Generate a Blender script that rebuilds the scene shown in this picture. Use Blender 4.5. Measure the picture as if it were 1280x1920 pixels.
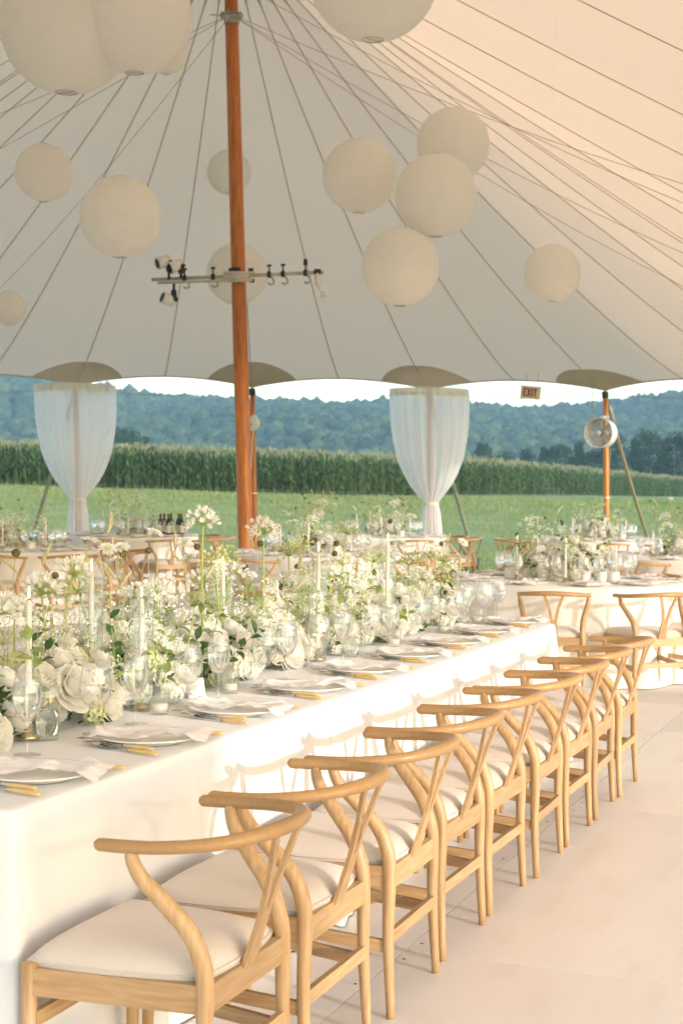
import bpy, math, random
import numpy as np
from mathutils import Matrix, Vector, noise
R = math.radians
PI = math.pi
scene = bpy.context.scene
COL = scene.collection
for _o in list(bpy.data.objects):
    bpy.data.objects.remove(_o)

# ------------------------------------------------------------------ camera
CX, CY, CH = 1.4186, -3.1604, 1.4992
YAW, PITCH, ROLL, FPX = -0.3687, -0.0179, 0.012, 2885.96
fw = Vector((math.sin(YAW)*math.cos(PITCH), math.cos(YAW)*math.cos(PITCH), math.sin(PITCH)))
rt = Vector((math.cos(YAW), -math.sin(YAW), 0))
up = rt.cross(fw)
r2 = rt*math.cos(ROLL) + up*math.sin(ROLL)
u2 = -rt*math.sin(ROLL) + up*math.cos(ROLL)
camd = bpy.data.cameras.new('camera')
cam = bpy.data.objects.new('camera', camd); COL.objects.link(cam)
cam.matrix_world = Matrix(((r2.x, u2.x, -fw.x, CX), (r2.y, u2.y, -fw.y, CY), (r2.z, u2.z, -fw.z, CH), (0, 0, 0, 1)))
camd.sensor_fit = 'VERTICAL'; camd.sensor_height = 36.0; camd.sensor_width = 24.0
camd.lens = 36.0*FPX/1920.0
camd.clip_start = 0.05; camd.clip_end = 9000
camd.dof.use_dof = True; camd.dof.focus_distance = 5.3; camd.dof.aperture_fstop = 7.0
scene.camera = cam

# ------------------------------------------------------------------ light
SUN_EL = R(11.0)
SUN_DIR = Vector((-1.0, 0.41, 0)).normalized()*math.cos(SUN_EL) + Vector((0, 0, -math.sin(SUN_EL)))
world = bpy.data.worlds.new('World'); scene.world = world; world.use_nodes = True
wn = world.node_tree; wn.nodes.clear()
wo = wn.nodes.new('ShaderNodeOutputWorld'); bg = wn.nodes.new('ShaderNodeBackground'); sk = wn.nodes.new('ShaderNodeTexSky')
sk.sky_type = 'NISHITA'; sk.sun_disc = False
sk.sun_elevation = SUN_EL
sk.sun_rotation = math.atan2(-SUN_DIR.x, -SUN_DIR.y)
sk.air_density = 1.0; sk.dust_density = 0.7; sk.ozone_density = 1.0; sk.altitude = 200
bg.inputs['Strength'].default_value = 0.15
wn.links.new(sk.outputs[0], bg.inputs[0]); wn.links.new(bg.outputs[0], wo.inputs[0])
sund = bpy.data.lights.new('sun', 'SUN'); sund.energy = 0.7; sund.angle = R(1.2); sund.color = (1.0, 0.965, 0.945)
sun = bpy.data.objects.new('sun', sund); COL.objects.link(sun)
sun.rotation_euler = SUN_DIR.to_track_quat('-Z', 'Y').to_euler()
scene.view_settings.view_transform = 'Standard'; scene.view_settings.look = 'None'
scene.view_settings.gamma = 1.0; scene.view_settings.exposure = 1.92
scene.view_settings.use_curve_mapping = False
scene.render.engine = 'CYCLES'
scene.cycles.max_bounces = 14; scene.cycles.transparent_max_bounces = 40
scene.cycles.transmission_bounces = 10; scene.cycles.diffuse_bounces = 7; scene.cycles.volume_bounces = 1

# ------------------------------------------------------------------ helpers
FW2 = Vector((math.sin(YAW), math.cos(YAW))); RT2 = Vector((math.cos(YAW), -math.sin(YAW)))
def tw(u, v, z=0.0):
    """tent frame (u across, v along the tent) to world"""
    p = Vector((CX, CY)) + RT2*u + FW2*v
    return Vector((p.x, p.y, z))
def uv_of(x, y):
    d = Vector((x-CX, y-CY)); return d.dot(RT2), d.dot(FW2)
def seen(px, py, v):
    """world point at depth v that shows at a pixel of the 1280 x 1920 photograph"""
    d = fw + r2*((px-640)/FPX) - u2*((py-960)/FPX)
    k = v/Vector((d.x, d.y)).dot(FW2)
    return Vector((CX, CY, CH)) + d*k
def seen_x(px, py, x):
    d = fw + r2*((px-640)/FPX) - u2*((py-960)/FPX)
    return Vector((CX, CY, CH)) + d*((x-CX)/d.x)
def seen_z(px, py, z):
    d = fw + r2*((px-640)/FPX) - u2*((py-960)/FPX)
    return Vector((CX, CY, CH)) + d*((z-CH)/d.z)

class MB:
    def __init__(s): s.v = []; s.f = []; s.m = []
    def add(s, vs, fs, m=0):
        b = len(s.v); s.v += [tuple(p) for p in vs]
        for f in fs: s.f.append(tuple(i+b for i in f)); s.m.append(m)
    def merge(s, o, M=None, m=None):
        b = len(s.v)
        s.v += [tuple(M @ Vector(p)) for p in o.v] if M is not None else list(o.v)
        for f, k in zip(o.f, o.m): s.f.append(tuple(i+b for i in f)); s.m.append(k if m is None else m)
    def box(s, x0, x1, y0, y1, z0, z1, m=0, bev=0.0):
        if bev:
            b = bev
            vs = []
            for (z, i) in ((z0, b), (z0+b, 0), (z1-b, 0), (z1, b)):
                for (x, y) in ((x0+i, y0+b), (x0+b, y0+i), (x1-b, y0+i), (x1-i, y0+b), (x1-i, y1-b), (x1-b, y1-i), (x0+b, y1-i), (x0+i, y1-b)):
                    vs.append((x, y, z))
            fs = [tuple(range(7, -1, -1)), tuple(range(24, 32))]
            for k in range(3):
                for j in range(8): fs.append((k*8+j, k*8+(j+1) % 8, k*8+8+(j+1) % 8, k*8+8+j))
            s.add(vs, fs, m)
        else:
            s.add([(x, y, z) for z in (z0, z1) for y in (y0, y1) for x in (x0, x1)],
                  [(0, 2, 3, 1), (4, 5, 7, 6), (0, 1, 5, 4), (2, 6, 7, 3), (0, 4, 6, 2), (1, 3, 7, 5)], m)
    def obox(s, a, b, w, h, m=0, upv=(0, 0, 1)):
        """bar from a to b, width w (sideways) and height h"""
        a = Vector(a); b = Vector(b); t = (b-a).normalized(); upv = Vector(upv)
        sd = t.cross(upv).normalized(); uu = sd.cross(t)
        vs = []
        for p in (a, b):
            for (i, j) in ((-1, -1), (1, -1), (1, 1), (-1, 1)): vs.append(p + sd*(i*w/2) + uu*(j*h/2))
        s.add(vs, [(0, 3, 2, 1), (4, 5, 6, 7), (0, 1, 5, 4), (1, 2, 6, 5), (2, 3, 7, 6), (3, 0, 4, 7)], m)
    def tube(s, pts, rad, n=8, m=0, flat=1.0, caps=True, upv=None, rnd=False):
        pts = [Vector(p) for p in pts]; N = len(pts)
        if not hasattr(rad, '__len__'): rad = [rad]*N
        rad = list(rad)
        if rnd:   # rounded ends
            def ext(p, q, r):
                d = (p-q).normalized()
                return [(p+d*r*.95, r*.25), (p+d*r*.75, r*.65), (p+d*r*.4, r*.92)]
            a = ext(pts[0], pts[1], rad[0]); b = ext(pts[-1], pts[-2], rad[-1])
            pts = [p for p, _ in a] + pts + [p for p, _ in reversed(b)]
            rad = [r for _, r in a] + rad + [r for _, r in reversed(b)]; N = len(pts)
        ref = Vector(upv) if upv is not None else None
        vs = []; prev = None
        for i, p in enumerate(pts):
            t = (pts[min(i+1, N-1)] - pts[max(i-1, 0)])
            if t.length < 1e-9: t = Vector((0, 0, 1))
            t.normalize()
            if prev is None:
                k = ref if ref is not None else (Vector((0, 0, 1)) if abs(t.z) < .9 else Vector((1, 0, 0)))
            else: k = prev
            a = (k - t*k.dot(t))
            if a.length < 1e-6: a = t.orthogonal()
            a.normalize(); b = t.cross(a); prev = a
            for j in range(n):
                th = 2*PI*j/n
                vs.append(p + a*(math.cos(th)*rad[i]*flat) + b*(math.sin(th)*rad[i]))
        fs = []
        for i in range(N-1):
            for j in range(n):
                fs.append((i*n+j, i*n+(j+1) % n, (i+1)*n+(j+1) % n, (i+1)*n+j))
        if caps:
            fs.append(tuple(range(n-1, -1, -1))); fs.append(tuple((N-1)*n+j for j in range(n)))
        s.add(vs, fs, m)
    def lathe(s, prof, n=24, m=0, c=(0, 0, 0), fn=None, closed=False):
        vs = []
        for (r, z) in prof:
            for j in range(n):
                th = 2*PI*j/n; rr = r if fn is None else fn(r, z, th)
                vs.append((c[0]+rr*math.cos(th), c[1]+rr*math.sin(th), c[2]+z))
        fs = []
        for i in range(len(prof)-1):
            for j in range(n): fs.append((i*n+j, i*n+(j+1) % n, (i+1)*n+(j+1) % n, (i+1)*n+j))
        s.add(vs, fs, m)
    def ball(s, c, r, n=6, k=4, m=0, sq=(1, 1, 1)):
        vs = [(c[0], c[1], c[2]-r*sq[2])]
        for i in range(1, k):
            ph = -PI/2+PI*i/k
            for j in range(n):
                th = 2*PI*(j+.5*(i % 2))/n
                vs.append((c[0]+r*sq[0]*math.cos(ph)*math.cos(th), c[1]+r*sq[1]*math.cos(ph)*math.sin(th), c[2]+r*sq[2]*math.sin(ph)))
        vs.append((c[0], c[1], c[2]+r*sq[2])); L = len(vs)-1
        fs = [(0, 1+(j+1) % n, 1+j) for j in range(n)]
        for i in range(k-2):
            for j in range(n): fs.append((1+i*n+j, 1+i*n+(j+1) % n, 1+(i+1)*n+(j+1) % n, 1+(i+1)*n+j))
        b = 1+(k-2)*n
        fs += [(b+j, b+(j+1) % n, L) for j in range(n)]
        s.add(vs, fs, m)
    def mesh(s, name, mats, smooth=True):
        me = bpy.data.meshes.new(name)
        me.from_pydata(s.v, [], s.f)
        for mt in (mats if isinstance(mats, (list, tuple)) else [mats]): me.materials.append(mt)
        if any(s.m): me.polygons.foreach_set('material_index', s.m)
        if smooth: me.shade_smooth() if hasattr(me, 'shade_smooth') else me.polygons.foreach_set('use_smooth', [True]*len(me.polygons))
        me.update(); return me
    def build(s, name, mats, parent=None, smooth=True, M=None):
        return obj(name, s.mesh(name, mats, smooth), parent, M)
def obj(name, me, parent=None, M=None):
    o = bpy.data.objects.new(name, me); COL.objects.link(o)
    if parent is not None: o.parent = parent
    if M is not None: o.matrix_local = M
    return o
def sharp(me, ang=35):
    try:
        me.set_sharp_from_angle(angle=R(ang))
    except Exception: pass
    return me
def np_mesh(name, V, F, mats, mi=None, smooth=False):
    me = bpy.data.meshes.new(name); V = np.asarray(V, np.float32); F = np.asarray(F, np.int32); k = F.shape[1]
    me.vertices.add(len(V)); me.vertices.foreach_set('co', V.ravel())
    me.loops.add(F.size); me.loops.foreach_set('vertex_index', F.ravel())
    me.polygons.add(len(F)); me.polygons.foreach_set('loop_start', np.arange(0, F.size, k, dtype=np.int32))
    try: me.polygons.foreach_set('loop_total', np.full(len(F), k, np.int32))
    except Exception: pass
    for m in (mats if isinstance(mats, (list, tuple)) else [mats]): me.materials.append(m)
    if mi is not None: me.polygons.foreach_set('material_index', np.asarray(mi, np.int32))
    me.polygons.foreach_set('use_smooth', np.full(len(F), smooth)); me.update(calc_edges=True); me.validate(); return me
def tri_np(mb):
    F = []; m = []
    for f, k in zip(mb.f, mb.m):
        for i in range(1, len(f)-1): F.append((f[0], f[i], f[i+1])); m.append(k)
    return np.array(mb.v, np.float32), np.array(F, np.int32), np.array(m, np.int32)
def tile(protos, which, pos, rot, sc, scz=None):
    """copies of triangle prototypes joined into one vertex and face array"""
    Vs = []; Fs = []; Ms = []; off = 0
    for k, (V, F, m) in enumerate(protos):
        ix = np.where(which == k)[0]
        if not len(ix): continue
        c = np.cos(rot[ix])[:, None]; s_ = np.sin(rot[ix])[:, None]; S = sc[ix][:, None]; Z = (scz[ix] if scz is not None else sc[ix])[:, None]
        x = V[None, :, 0]*S; y = V[None, :, 1]*S; z = V[None, :, 2]*Z
        W = np.stack([x*c-y*s_, x*s_+y*c, z], -1)+pos[ix][:, None, :]
        n = len(V); Vs.append(W.reshape(-1, 3))
        Fs.append((F[None]+(np.arange(len(ix))*n)[:, None, None]+off).reshape(-1, 3)); Ms.append(np.tile(m, len(ix))); off += n*len(ix)
    return np.concatenate(Vs), np.concatenate(Fs), np.concatenate(Ms)
def tag(o, label=None, cat=None, group=None, kind=None):
    if label: o['label'] = label
    if cat: o['category'] = cat
    if group: o['group'] = group
    if kind: o['kind'] = kind
    return o
def thing(name, label, cat, loc=(0, 0, 0), rz=0.0, group=None):
    o = bpy.data.objects.new(name, None); COL.objects.link(o); o.empty_display_size = .1
    o.location = loc; o.rotation_euler = (0, 0, rz)
    return tag(o, label, cat, group)
KIDS = {}
def kids(o):
    if o.name not in KIDS: KIDS[o.name] = [c for c in o.children]
    return KIDS[o.name]
def copy_tree(o, loc=None, rz=None, label=None, group=None, parent=None):
    c = o.copy(); COL.objects.link(c)
    if parent is not None: c.parent = parent
    for ch in kids(o): copy_tree(ch, parent=c)
    if loc is not None: c.location = loc
    if rz is not None: c.rotation_euler = (0, 0, rz)
    if label: c['label'] = label
    if group: c['group'] = group
    return c
class Stamp:
    """first call moves the prototype itself, later calls copy it"""
    def __init__(s, proto): s.p = proto; s.used = False
    def put(s, loc, rz, label, group):
        if s.used: return copy_tree(s.p, loc, rz, label, group)
        s.used = True; s.p.location = loc; s.p.rotation_euler = (0, 0, rz); s.p['label'] = label; s.p['group'] = group
        return s.p
ORD = ['first', 'second', 'third', 'fourth', 'fifth', 'sixth', 'seventh', 'eighth', 'ninth', 'tenth', 'eleventh', 'twelfth']

# ------------------------------------------------------------------ materials
def nodes(name):
    m = bpy.data.materials.new(name); m.use_nodes = True; t = m.node_tree; t.nodes.clear()
    return m, t, t.nodes.new('ShaderNodeOutputMaterial')
def N(t, kind, **kw):
    n = t.nodes.new(kind)
    for k, v in kw.items():
        if k in n.inputs: n.inputs[k].default_value = v
        else: setattr(n, k, v)
    return n
def c4(c): return (c[0], c[1], c[2], 1)
def noise_col(t, c1, c2, scale, detail=4, stretch=(1, 1, 1), lo=.35, hi=.65, coord='Object', rand=0.0):
    tc = N(t, 'ShaderNodeTexCoord'); mp = N(t, 'ShaderNodeMapping'); mp.inputs['Scale'].default_value = stretch
    t.links.new(tc.outputs[coord], mp.inputs[0])
    if rand:
        oi = N(t, 'ShaderNodeObjectInfo'); mu = N(t, 'ShaderNodeMath', operation='MULTIPLY'); mu.inputs[1].default_value = rand
        cb = N(t, 'ShaderNodeCombineXYZ'); t.links.new(oi.outputs['Random'], mu.inputs[0])
        for k in range(3): t.links.new(mu.outputs[0], cb.inputs[k])
        t.links.new(cb.outputs[0], mp.inputs['Location'])
    nz = N(t, 'ShaderNodeTexNoise', Scale=scale, Detail=detail); t.links.new(mp.outputs[0], nz.inputs['Vector'])
    rp = N(t, 'ShaderNodeValToRGB'); rp.color_ramp.elements[0].position = lo; rp.color_ramp.elements[1].position = hi
    rp.color_ramp.elements[0].color = c4(c1); rp.color_ramp.elements[1].color = c4(c2)
    t.links.new(nz.outputs['Fac'], rp.inputs[0]); return rp.outputs[0], nz.outputs['Fac'], mp.outputs[0]
def mat(name, c1, c2=None, scale=6, rough=.6, bump=0.0, bscale=None, stretch=(1, 1, 1), transl=0.0, tcol=None, metal=0.0, spec=.5, coat=0.0, sheen=0.0, coord='Object', lo=.35, hi=.65, rand=0.0, objvar=0.0):
    m, t, o = nodes(name); c2 = c2 or c1
    col, fac, vec = noise_col(t, c1, c2, scale, stretch=stretch, coord=coord, lo=lo, hi=hi, rand=rand)
    if objvar:
        oi = N(t, 'ShaderNodeObjectInfo'); hs = N(t, 'ShaderNodeHueSaturation'); mr = N(t, 'ShaderNodeMapRange')
        mr.inputs['To Min'].default_value = 1-objvar; mr.inputs['To Max'].default_value = 1+objvar
        t.links.new(oi.outputs['Random'], mr.inputs[0]); t.links.new(mr.outputs[0], hs.inputs['Value']); t.links.new(col, hs.inputs['Color']); col = hs.outputs[0]
    b = N(t, 'ShaderNodeBsdfPrincipled', Roughness=rough, Metallic=metal)
    b.inputs['Specular IOR Level'].default_value = spec; b.inputs['Coat Weight'].default_value = coat; b.inputs['Sheen Weight'].default_value = sheen
    t.links.new(col, b.inputs['Base Color'])
    if bump:
        n2 = N(t, 'ShaderNodeTexNoise', Scale=bscale or scale*4, Detail=5); t.links.new(vec, n2.inputs['Vector'])
        bp = N(t, 'ShaderNodeBump', Strength=1.0, Distance=bump); t.links.new(n2.outputs['Fac'], bp.inputs['Height']); t.links.new(bp.outputs[0], b.inputs['Normal'])
    if transl:
        tr = N(t, 'ShaderNodeBsdfTranslucent'); mx = N(t, 'ShaderNodeMixShader'); mx.inputs[0].default_value = transl
        if tcol: tr.inputs[0].default_value = c4(tcol)
        else: t.links.new(col, tr.inputs[0])
        t.links.new(b.outputs[0], mx.inputs[1]); t.links.new(tr.outputs[0], mx.inputs[2]); t.links.new(mx.outputs[0], o.inputs[0])
    else: t.links.new(b.outputs[0], o.inputs[0])
    return m
def wood(name, c1, c2, rough=.42, scale=9, coat=0.0, axis=2):
    """straight grain running along one object axis"""
    m, t, o = nodes(name)
    st = [9, 9, 9]; st[axis] = .7
    col, fac, vec = noise_col(t, c1, c2, scale, detail=7, stretch=st, lo=.3, hi=.72, rand=37.0)
    n3 = N(t, 'ShaderNodeTexNoise', Scale=3.0, Detail=2); t.links.new(vec, n3.inputs['Vector'])
    oi = N(t, 'ShaderNodeObjectInfo'); hs = N(t, 'ShaderNodeHueSaturation'); mr = N(t, 'ShaderNodeMapRange')
    mr.inputs['To Min'].default_value = .88; mr.inputs['To Max'].default_value = 1.1
    t.links.new(oi.outputs['Random'], mr.inputs[0]); t.links.new(mr.outputs[0], hs.inputs['Value']); t.links.new(col, hs.inputs['Color'])
    b = N(t, 'ShaderNodeBsdfPrincipled', Roughness=rough); b.inputs['Coat Weight'].default_value = coat; b.inputs['Coat Roughness'].default_value = .25
    t.links.new(hs.outputs[0], b.inputs['Base Color'])
    bp = N(t, 'ShaderNodeBump', Strength=.5, Distance=.0006); t.links.new(fac, bp.inputs['Height']); t.links.new(bp.outputs[0], b.inputs['Normal'])
    t.links.new(b.outputs[0], o.inputs[0]); return m
def thin_glass(name, tint=(1, 1, 1), rough=0.0, edge=.8, glint=0.04):
    m, t, o = nodes(name)
    lw = N(t, 'ShaderNodeLayerWeight', Blend=.5); pw = N(t, 'ShaderNodeMath', operation='POWER'); pw.inputs[1].default_value = 3.5; t.links.new(lw.outputs['Facing'], pw.inputs[0])
    fr = N(t, 'ShaderNodeMapRange'); fr.inputs['To Min'].default_value = .05; fr.inputs['To Max'].default_value = edge; t.links.new(pw.outputs[0], fr.inputs[0]); tp = N(t, 'ShaderNodeBsdfTransparent', Color=c4(tint)); gl = N(t, 'ShaderNodeBsdfGlossy', Roughness=rough)
    mx = N(t, 'ShaderNodeMixShader'); t.links.new(fr.outputs[0], mx.inputs[0]); t.links.new(tp.outputs[0], mx.inputs[1]); t.links.new(gl.outputs[0], mx.inputs[2])
    df = N(t, 'ShaderNodeBsdfDiffuse', Color=(.9, .92, .93, 1)); m2 = N(t, 'ShaderNodeMixShader'); m2.inputs[0].default_value = glint  # pale diffuse share stands in for bright reflections on the glass
    t.links.new(mx.outputs[0], m2.inputs[1]); t.links.new(df.outputs[0], m2.inputs[2]); t.links.new(m2.outputs[0], o.inputs[0]); return m
def sheer(name, col, opac):
    m, t, o = nodes(name)
    tp = N(t, 'ShaderNodeBsdfTransparent'); df = N(t, 'ShaderNodeBsdfDiffuse', Color=c4(col)); tr = N(t, 'ShaderNodeBsdfTranslucent', Color=c4(col))
    m1 = N(t, 'ShaderNodeMixShader'); m1.inputs[0].default_value = .5; m2 = N(t, 'ShaderNodeMixShader')
    t.links.new(df.outputs[0], m1.inputs[1]); t.links.new(tr.outputs[0], m1.inputs[2])
    lw = N(t, 'ShaderNodeLayerWeight', Blend=.35); mr = N(t, 'ShaderNodeMapRange'); mr.inputs['To Min'].default_value = opac; mr.inputs['To Max'].default_value = min(1, opac+.45)
    t.links.new(lw.outputs['Facing'], mr.inputs[0]); t.links.new(mr.outputs[0], m2.inputs[0])
    t.links.new(tp.outputs[0], m2.inputs[1]); t.links.new(m1.outputs[0], m2.inputs[2]); t.links.new(m2.outputs[0], o.inputs[0]); return m
def emit(name, col, s):
    m, t, o = nodes(name); e = N(t, 'ShaderNodeEmission', Color=c4(col), Strength=s); t.links.new(e.outputs[0], o.inputs[0]); return m

OAK = wood('honey_oak', (.40, .24, .11), (.56, .37, .195), rough=.45)
OAKX = wood('honey_oak_x', (.40, .24, .11), (.56, .37, .195), rough=.45, axis=0)
OAKY = wood('honey_oak_y', (.40, .24, .11), (.56, .37, .195), rough=.45, axis=1)
RAIL = wood('worn_rail_oak', (.41, .235, .095), (.47, .28, .12), rough=.36, axis=1)
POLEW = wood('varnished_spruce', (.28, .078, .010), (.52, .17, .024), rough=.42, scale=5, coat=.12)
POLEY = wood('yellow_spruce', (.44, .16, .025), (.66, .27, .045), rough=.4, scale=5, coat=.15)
LINEN_SEAT = mat('seat_linen', (.635, .565, .50), (.665, .595, .53), scale=220, rough=.95, bump=.0006, bscale=700, sheen=.2)
CLOTH = mat('white_linen', (.71, .71, .72), (.75, .745, .75), scale=4, rough=.9, bump=.0006, bscale=500, sheen=.2)
CLOTH_B = mat('ivory_linen', (.70, .66, .61), (.75, .71, .66), scale=4, rough=.9, bump=.0006, bscale=500, sheen=.2)
NAPKIN = mat('napkin_gauze', (.84, .82, .84), (.88, .86, .87), scale=20, rough=.95, bump=.0012, bscale=160, transl=.15)
CHINA = mat('stoneware', (.84, .82, .79), (.87, .85, .82), scale=8, rough=.25)
STEEL = mat('steel', (.62, .60, .57), rough=.22, metal=1.0)
HORN = mat('honey_resin', (.82, .58, .20), (.88, .68, .30), scale=25, rough=.25, transl=.2, coat=.3)
GLASS = thin_glass('clear_glass')
GLASS2 = thin_glass('ribbed_glass', tint=(.97, .98, .97), glint=.025, rough=.02, edge=.5)
m_, t_, o_ = nodes('water'); _b = N(t_, 'ShaderNodeBsdfPrincipled', Roughness=0.0, IOR=1.33); _b.inputs['Transmission Weight'].default_value = 1.0; _b.inputs['Base Color'].default_value = (.98, .99, 1, 1); t_.links.new(_b.outputs[0], o_.inputs[0]); WATER = m_
WAX = mat('ivory_wax', (.86, .83, .76), rough=.45, transl=.25)
WICK = mat('burnt_wick', (.02, .017, .015), rough=.9)
FLAME = emit('candle_flame', (1.0, .55, .16), 3.5)
PAPER = mat('place_card_paper', (.86, .85, .83), rough=.8)
CERAM = mat('white_ceramic', (.76, .74, .70), (.80, .78, .75), scale=10, rough=.5)
PETAL = mat('white_petal', (.89, .88, .83), (.93, .925, .89), scale=30, rough=.6, transl=.40, objvar=.05)
PETAL_C = mat('cream_petal', (.80, .74, .56), (.87, .82, .68), scale=30, rough=.6, transl=.3, objvar=.06)
PETAL_G = mat('greenish_petal', (.66, .70, .36), (.80, .81, .55), scale=40, rough=.6, transl=.32, objvar=.08)
HEART = mat('yellow_green_heart', (.55, .60, .14), (.66, .68, .25), scale=60, rough=.7, transl=.2)
STEM = mat('fresh_stem', (.36, .46, .10), (.52, .60, .20), scale=20, rough=.5, transl=.15, objvar=.15)
STEMD = mat('dry_stem', (.46, .40, .18), (.56, .48, .25), scale=30, rough=.7, objvar=.15)
LEAF = mat('dark_leaf', (.03, .085, .02), (.075, .16, .04), scale=18, rough=.45, transl=.25, objvar=.25)
LEAFL = mat('light_leaf', (.20, .30, .08), (.34, .43, .15), scale=18, rough=.5, transl=.3, objvar=.2)
POD = mat('brown_pod', (.10, .075, .025), (.26, .20, .08), scale=160, rough=.8, bump=.002, bscale=220)
WHEAT = mat('dry_grass_head', (.64, .55, .33), (.76, .68, .46), scale=80, rough=.85, transl=.2)
LACE = mat('lace_green', (.40, .47, .16), (.60, .64, .33), scale=120, rough=.8, transl=.2)
BLACK = mat('black_metal', (.012, .012, .012), (.022, .022, .02), scale=30, rough=.45)
GREYM = mat('grey_metal', (.36, .34, .29), (.44, .42, .37), scale=20, rough=.45)
WHITEP = mat('white_plastic', (.74, .73, .70), rough=.4)
SEAMM = mat('canopy_seam', (.64, .52, .38), (.69, .57, .43), scale=10, rough=.9, transl=.25)
CABLE = mat('tan_cord', (.36, .29, .2), rough=.8)
STRAP = mat('grey_webbing', (.33, .33, .30), (.40, .40, .36), scale=40, rough=.9)
PAPERL = mat('lantern_paper', (.89, .87, .83), (.91, .89, .85), scale=5, rough=.9, transl=.38, bump=.0008, bscale=120)
WIRE = mat('lantern_wire', (.25, .24, .22), rough=.5, metal=.8)
TULLE = sheer('sheer_voile', (.96, .955, .965), .62)
scene.cycles.use_denoising = True
scene.cycles.sample_clamp_indirect = 6.0
rng = np.random.default_rng(7)
random.seed(11)

# ================================================================== ground and far land
def sstep(a, b, x):
    x = np.clip((np.asarray(x, float)-a)/(b-a), 0, 1); return x*x*(3-2*x)
def corn_front(u):
    return np.interp(u, [-60, -20, 0, 8.6, 20, 45, 90], [76, 79, 81, 95, 125, 187, 290])
def ground_z(u, v):
    u = np.asarray(u, float); v = np.asarray(v, float)
    near = -.12 + sstep(24, 84, v)*(1.06-.021*np.clip(u, -30, 0))
    drop = -.55*sstep(95, 190, v)-2.0*sstep(220, 420, v)
    return near+drop
def hill_z(u, v):
    """wooded ridge across the valley, without its trees"""
    u = np.asarray(u, float); v = np.asarray(v, float)
    ang = u/np.maximum(v, 1)*2886+640
    top = np.interp(ang, [-600, -50, 150, 300, 470, 620, 760, 930, 1030, 1130, 1290, 1900], [70, 65, 61, 53.5, 48.5, 49, 47.5, 47, 48.5, 51.5, 57.5, 70])
    k = sstep(430, 1000, v)
    r = np.sin(u*.021+1.3)*3.5+np.sin(u*.047+v*.012)*2.2+np.sin(v*.02+u*.01)*2.5
    return ground_z(u, v)+k*top+r*sstep(470, 640, v)*(1-sstep(880, 1000, v))-top*1.3*sstep(1050, 1700, v)
us = np.concatenate([-np.geomspace(2600, 40, 22), np.linspace(-36, 36, 37), np.geomspace(40, 2600, 22)])
vs_ = np.concatenate([-np.geomspace(900, 10, 10), np.linspace(-8, 22, 8), np.linspace(23, 100, 60), np.geomspace(104, 2600, 70)])
U, Vv = np.meshgrid(us, vs_)
Zg = np.where(Vv > 430, hill_z(U, Vv), ground_z(U, Vv)) + .03*np.sin(U*.9+Vv*.37)*sstep(26, 34, Vv)*(1-sstep(300, 500, Vv))
P2 = np.stack([CX+RT2.x*U+FW2.x*Vv, CY+RT2.y*U+FW2.y*Vv, Zg], -1)
nu, nv = len(us), len(vs_)
ii = np.arange(nu*nv).reshape(nv, nu)
Fq = np.stack([ii[:-1, :-1], ii[:-1, 1:], ii[1:, 1:], ii[1:, :-1]], -1).reshape(-1, 4)
LAWN, t, o = nodes('lawn')
ca, fa, va = noise_col(t, (.25, .29, .085), (.33, .37, .125), .35, detail=6, lo=.3, hi=.7)
cb, fb, vb = noise_col(t, (.9, .92, .86), (1.06, 1.05, 1.0), 5.0, detail=6, lo=.3, hi=.7)
mx = N(t, 'ShaderNodeMix', data_type='RGBA', blend_type='MULTIPLY'); mx.inputs[0].default_value = 1
t.links.new(ca, mx.inputs[6]); t.links.new(cb, mx.inputs[7])
b = N(t, 'ShaderNodeBsdfPrincipled', Roughness=.85); t.links.new(mx.outputs[2], b.inputs['Base Color'])
n2 = N(t, 'ShaderNodeTexNoise', Scale=24, Detail=6); t.links.new(va, n2.inputs['Vector'])
bp = N(t, 'ShaderNodeBump', Strength=1, Distance=.05); t.links.new(n2.outputs['Fac'], bp.inputs['Height']); t.links.new(bp.outputs[0], b.inputs['Normal'])
t.links.new(b.outputs[0], o.inputs[0])
gr = obj('ground', np_mesh('ground', P2.reshape(-1, 3), Fq, LAWN, smooth=True)); tag(gr, 'green lawn running from the tent to the corn field and the valley', 'ground', kind='structure')

def wpos(u, v, z):
    return np.stack([CX+RT2.x*u+FW2.x*v, CY+RT2.y*u+FW2.y*v, z], -1)
# grass blades on the lawn beyond the floor
nb = 70000
v_ = 25.6+(rng.random(nb)**1.6)*50; u_ = (rng.random(nb)*2-1)*(v_*.235+1.5); z_ = ground_z(u_, v_)+.03*np.sin(u_*.9+v_*.37)*sstep(26, 34, v_)-.015
h_ = (.05+rng.random(nb)*.07)*(1+sstep(40, 75, v_)*.9); a_ = rng.random(nb)*PI*2; w_ = .008+.008*sstep(35, 70, v_)*2
base = wpos(u_, v_, z_); dx = np.stack([np.cos(a_)*w_, np.sin(a_)*w_, 0*a_], -1)
tipo = np.stack([np.cos(a_*3)*h_*.45, np.sin(a_*3)*h_*.45, h_], -1)
Vg = np.stack([base-dx, base+dx, base+tipo], 1).reshape(-1, 3)
GRASS = mat('grass_blade', (.25, .29, .085), (.325, .365, .12), scale=.6, rough=.6, transl=.3)
g = obj('grass', np_mesh('grass', Vg, np.arange(nb*3).reshape(-1, 3), GRASS)); tag(g, 'short mown grass blades across the lawn behind the tent', 'grass', kind='stuff')

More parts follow.
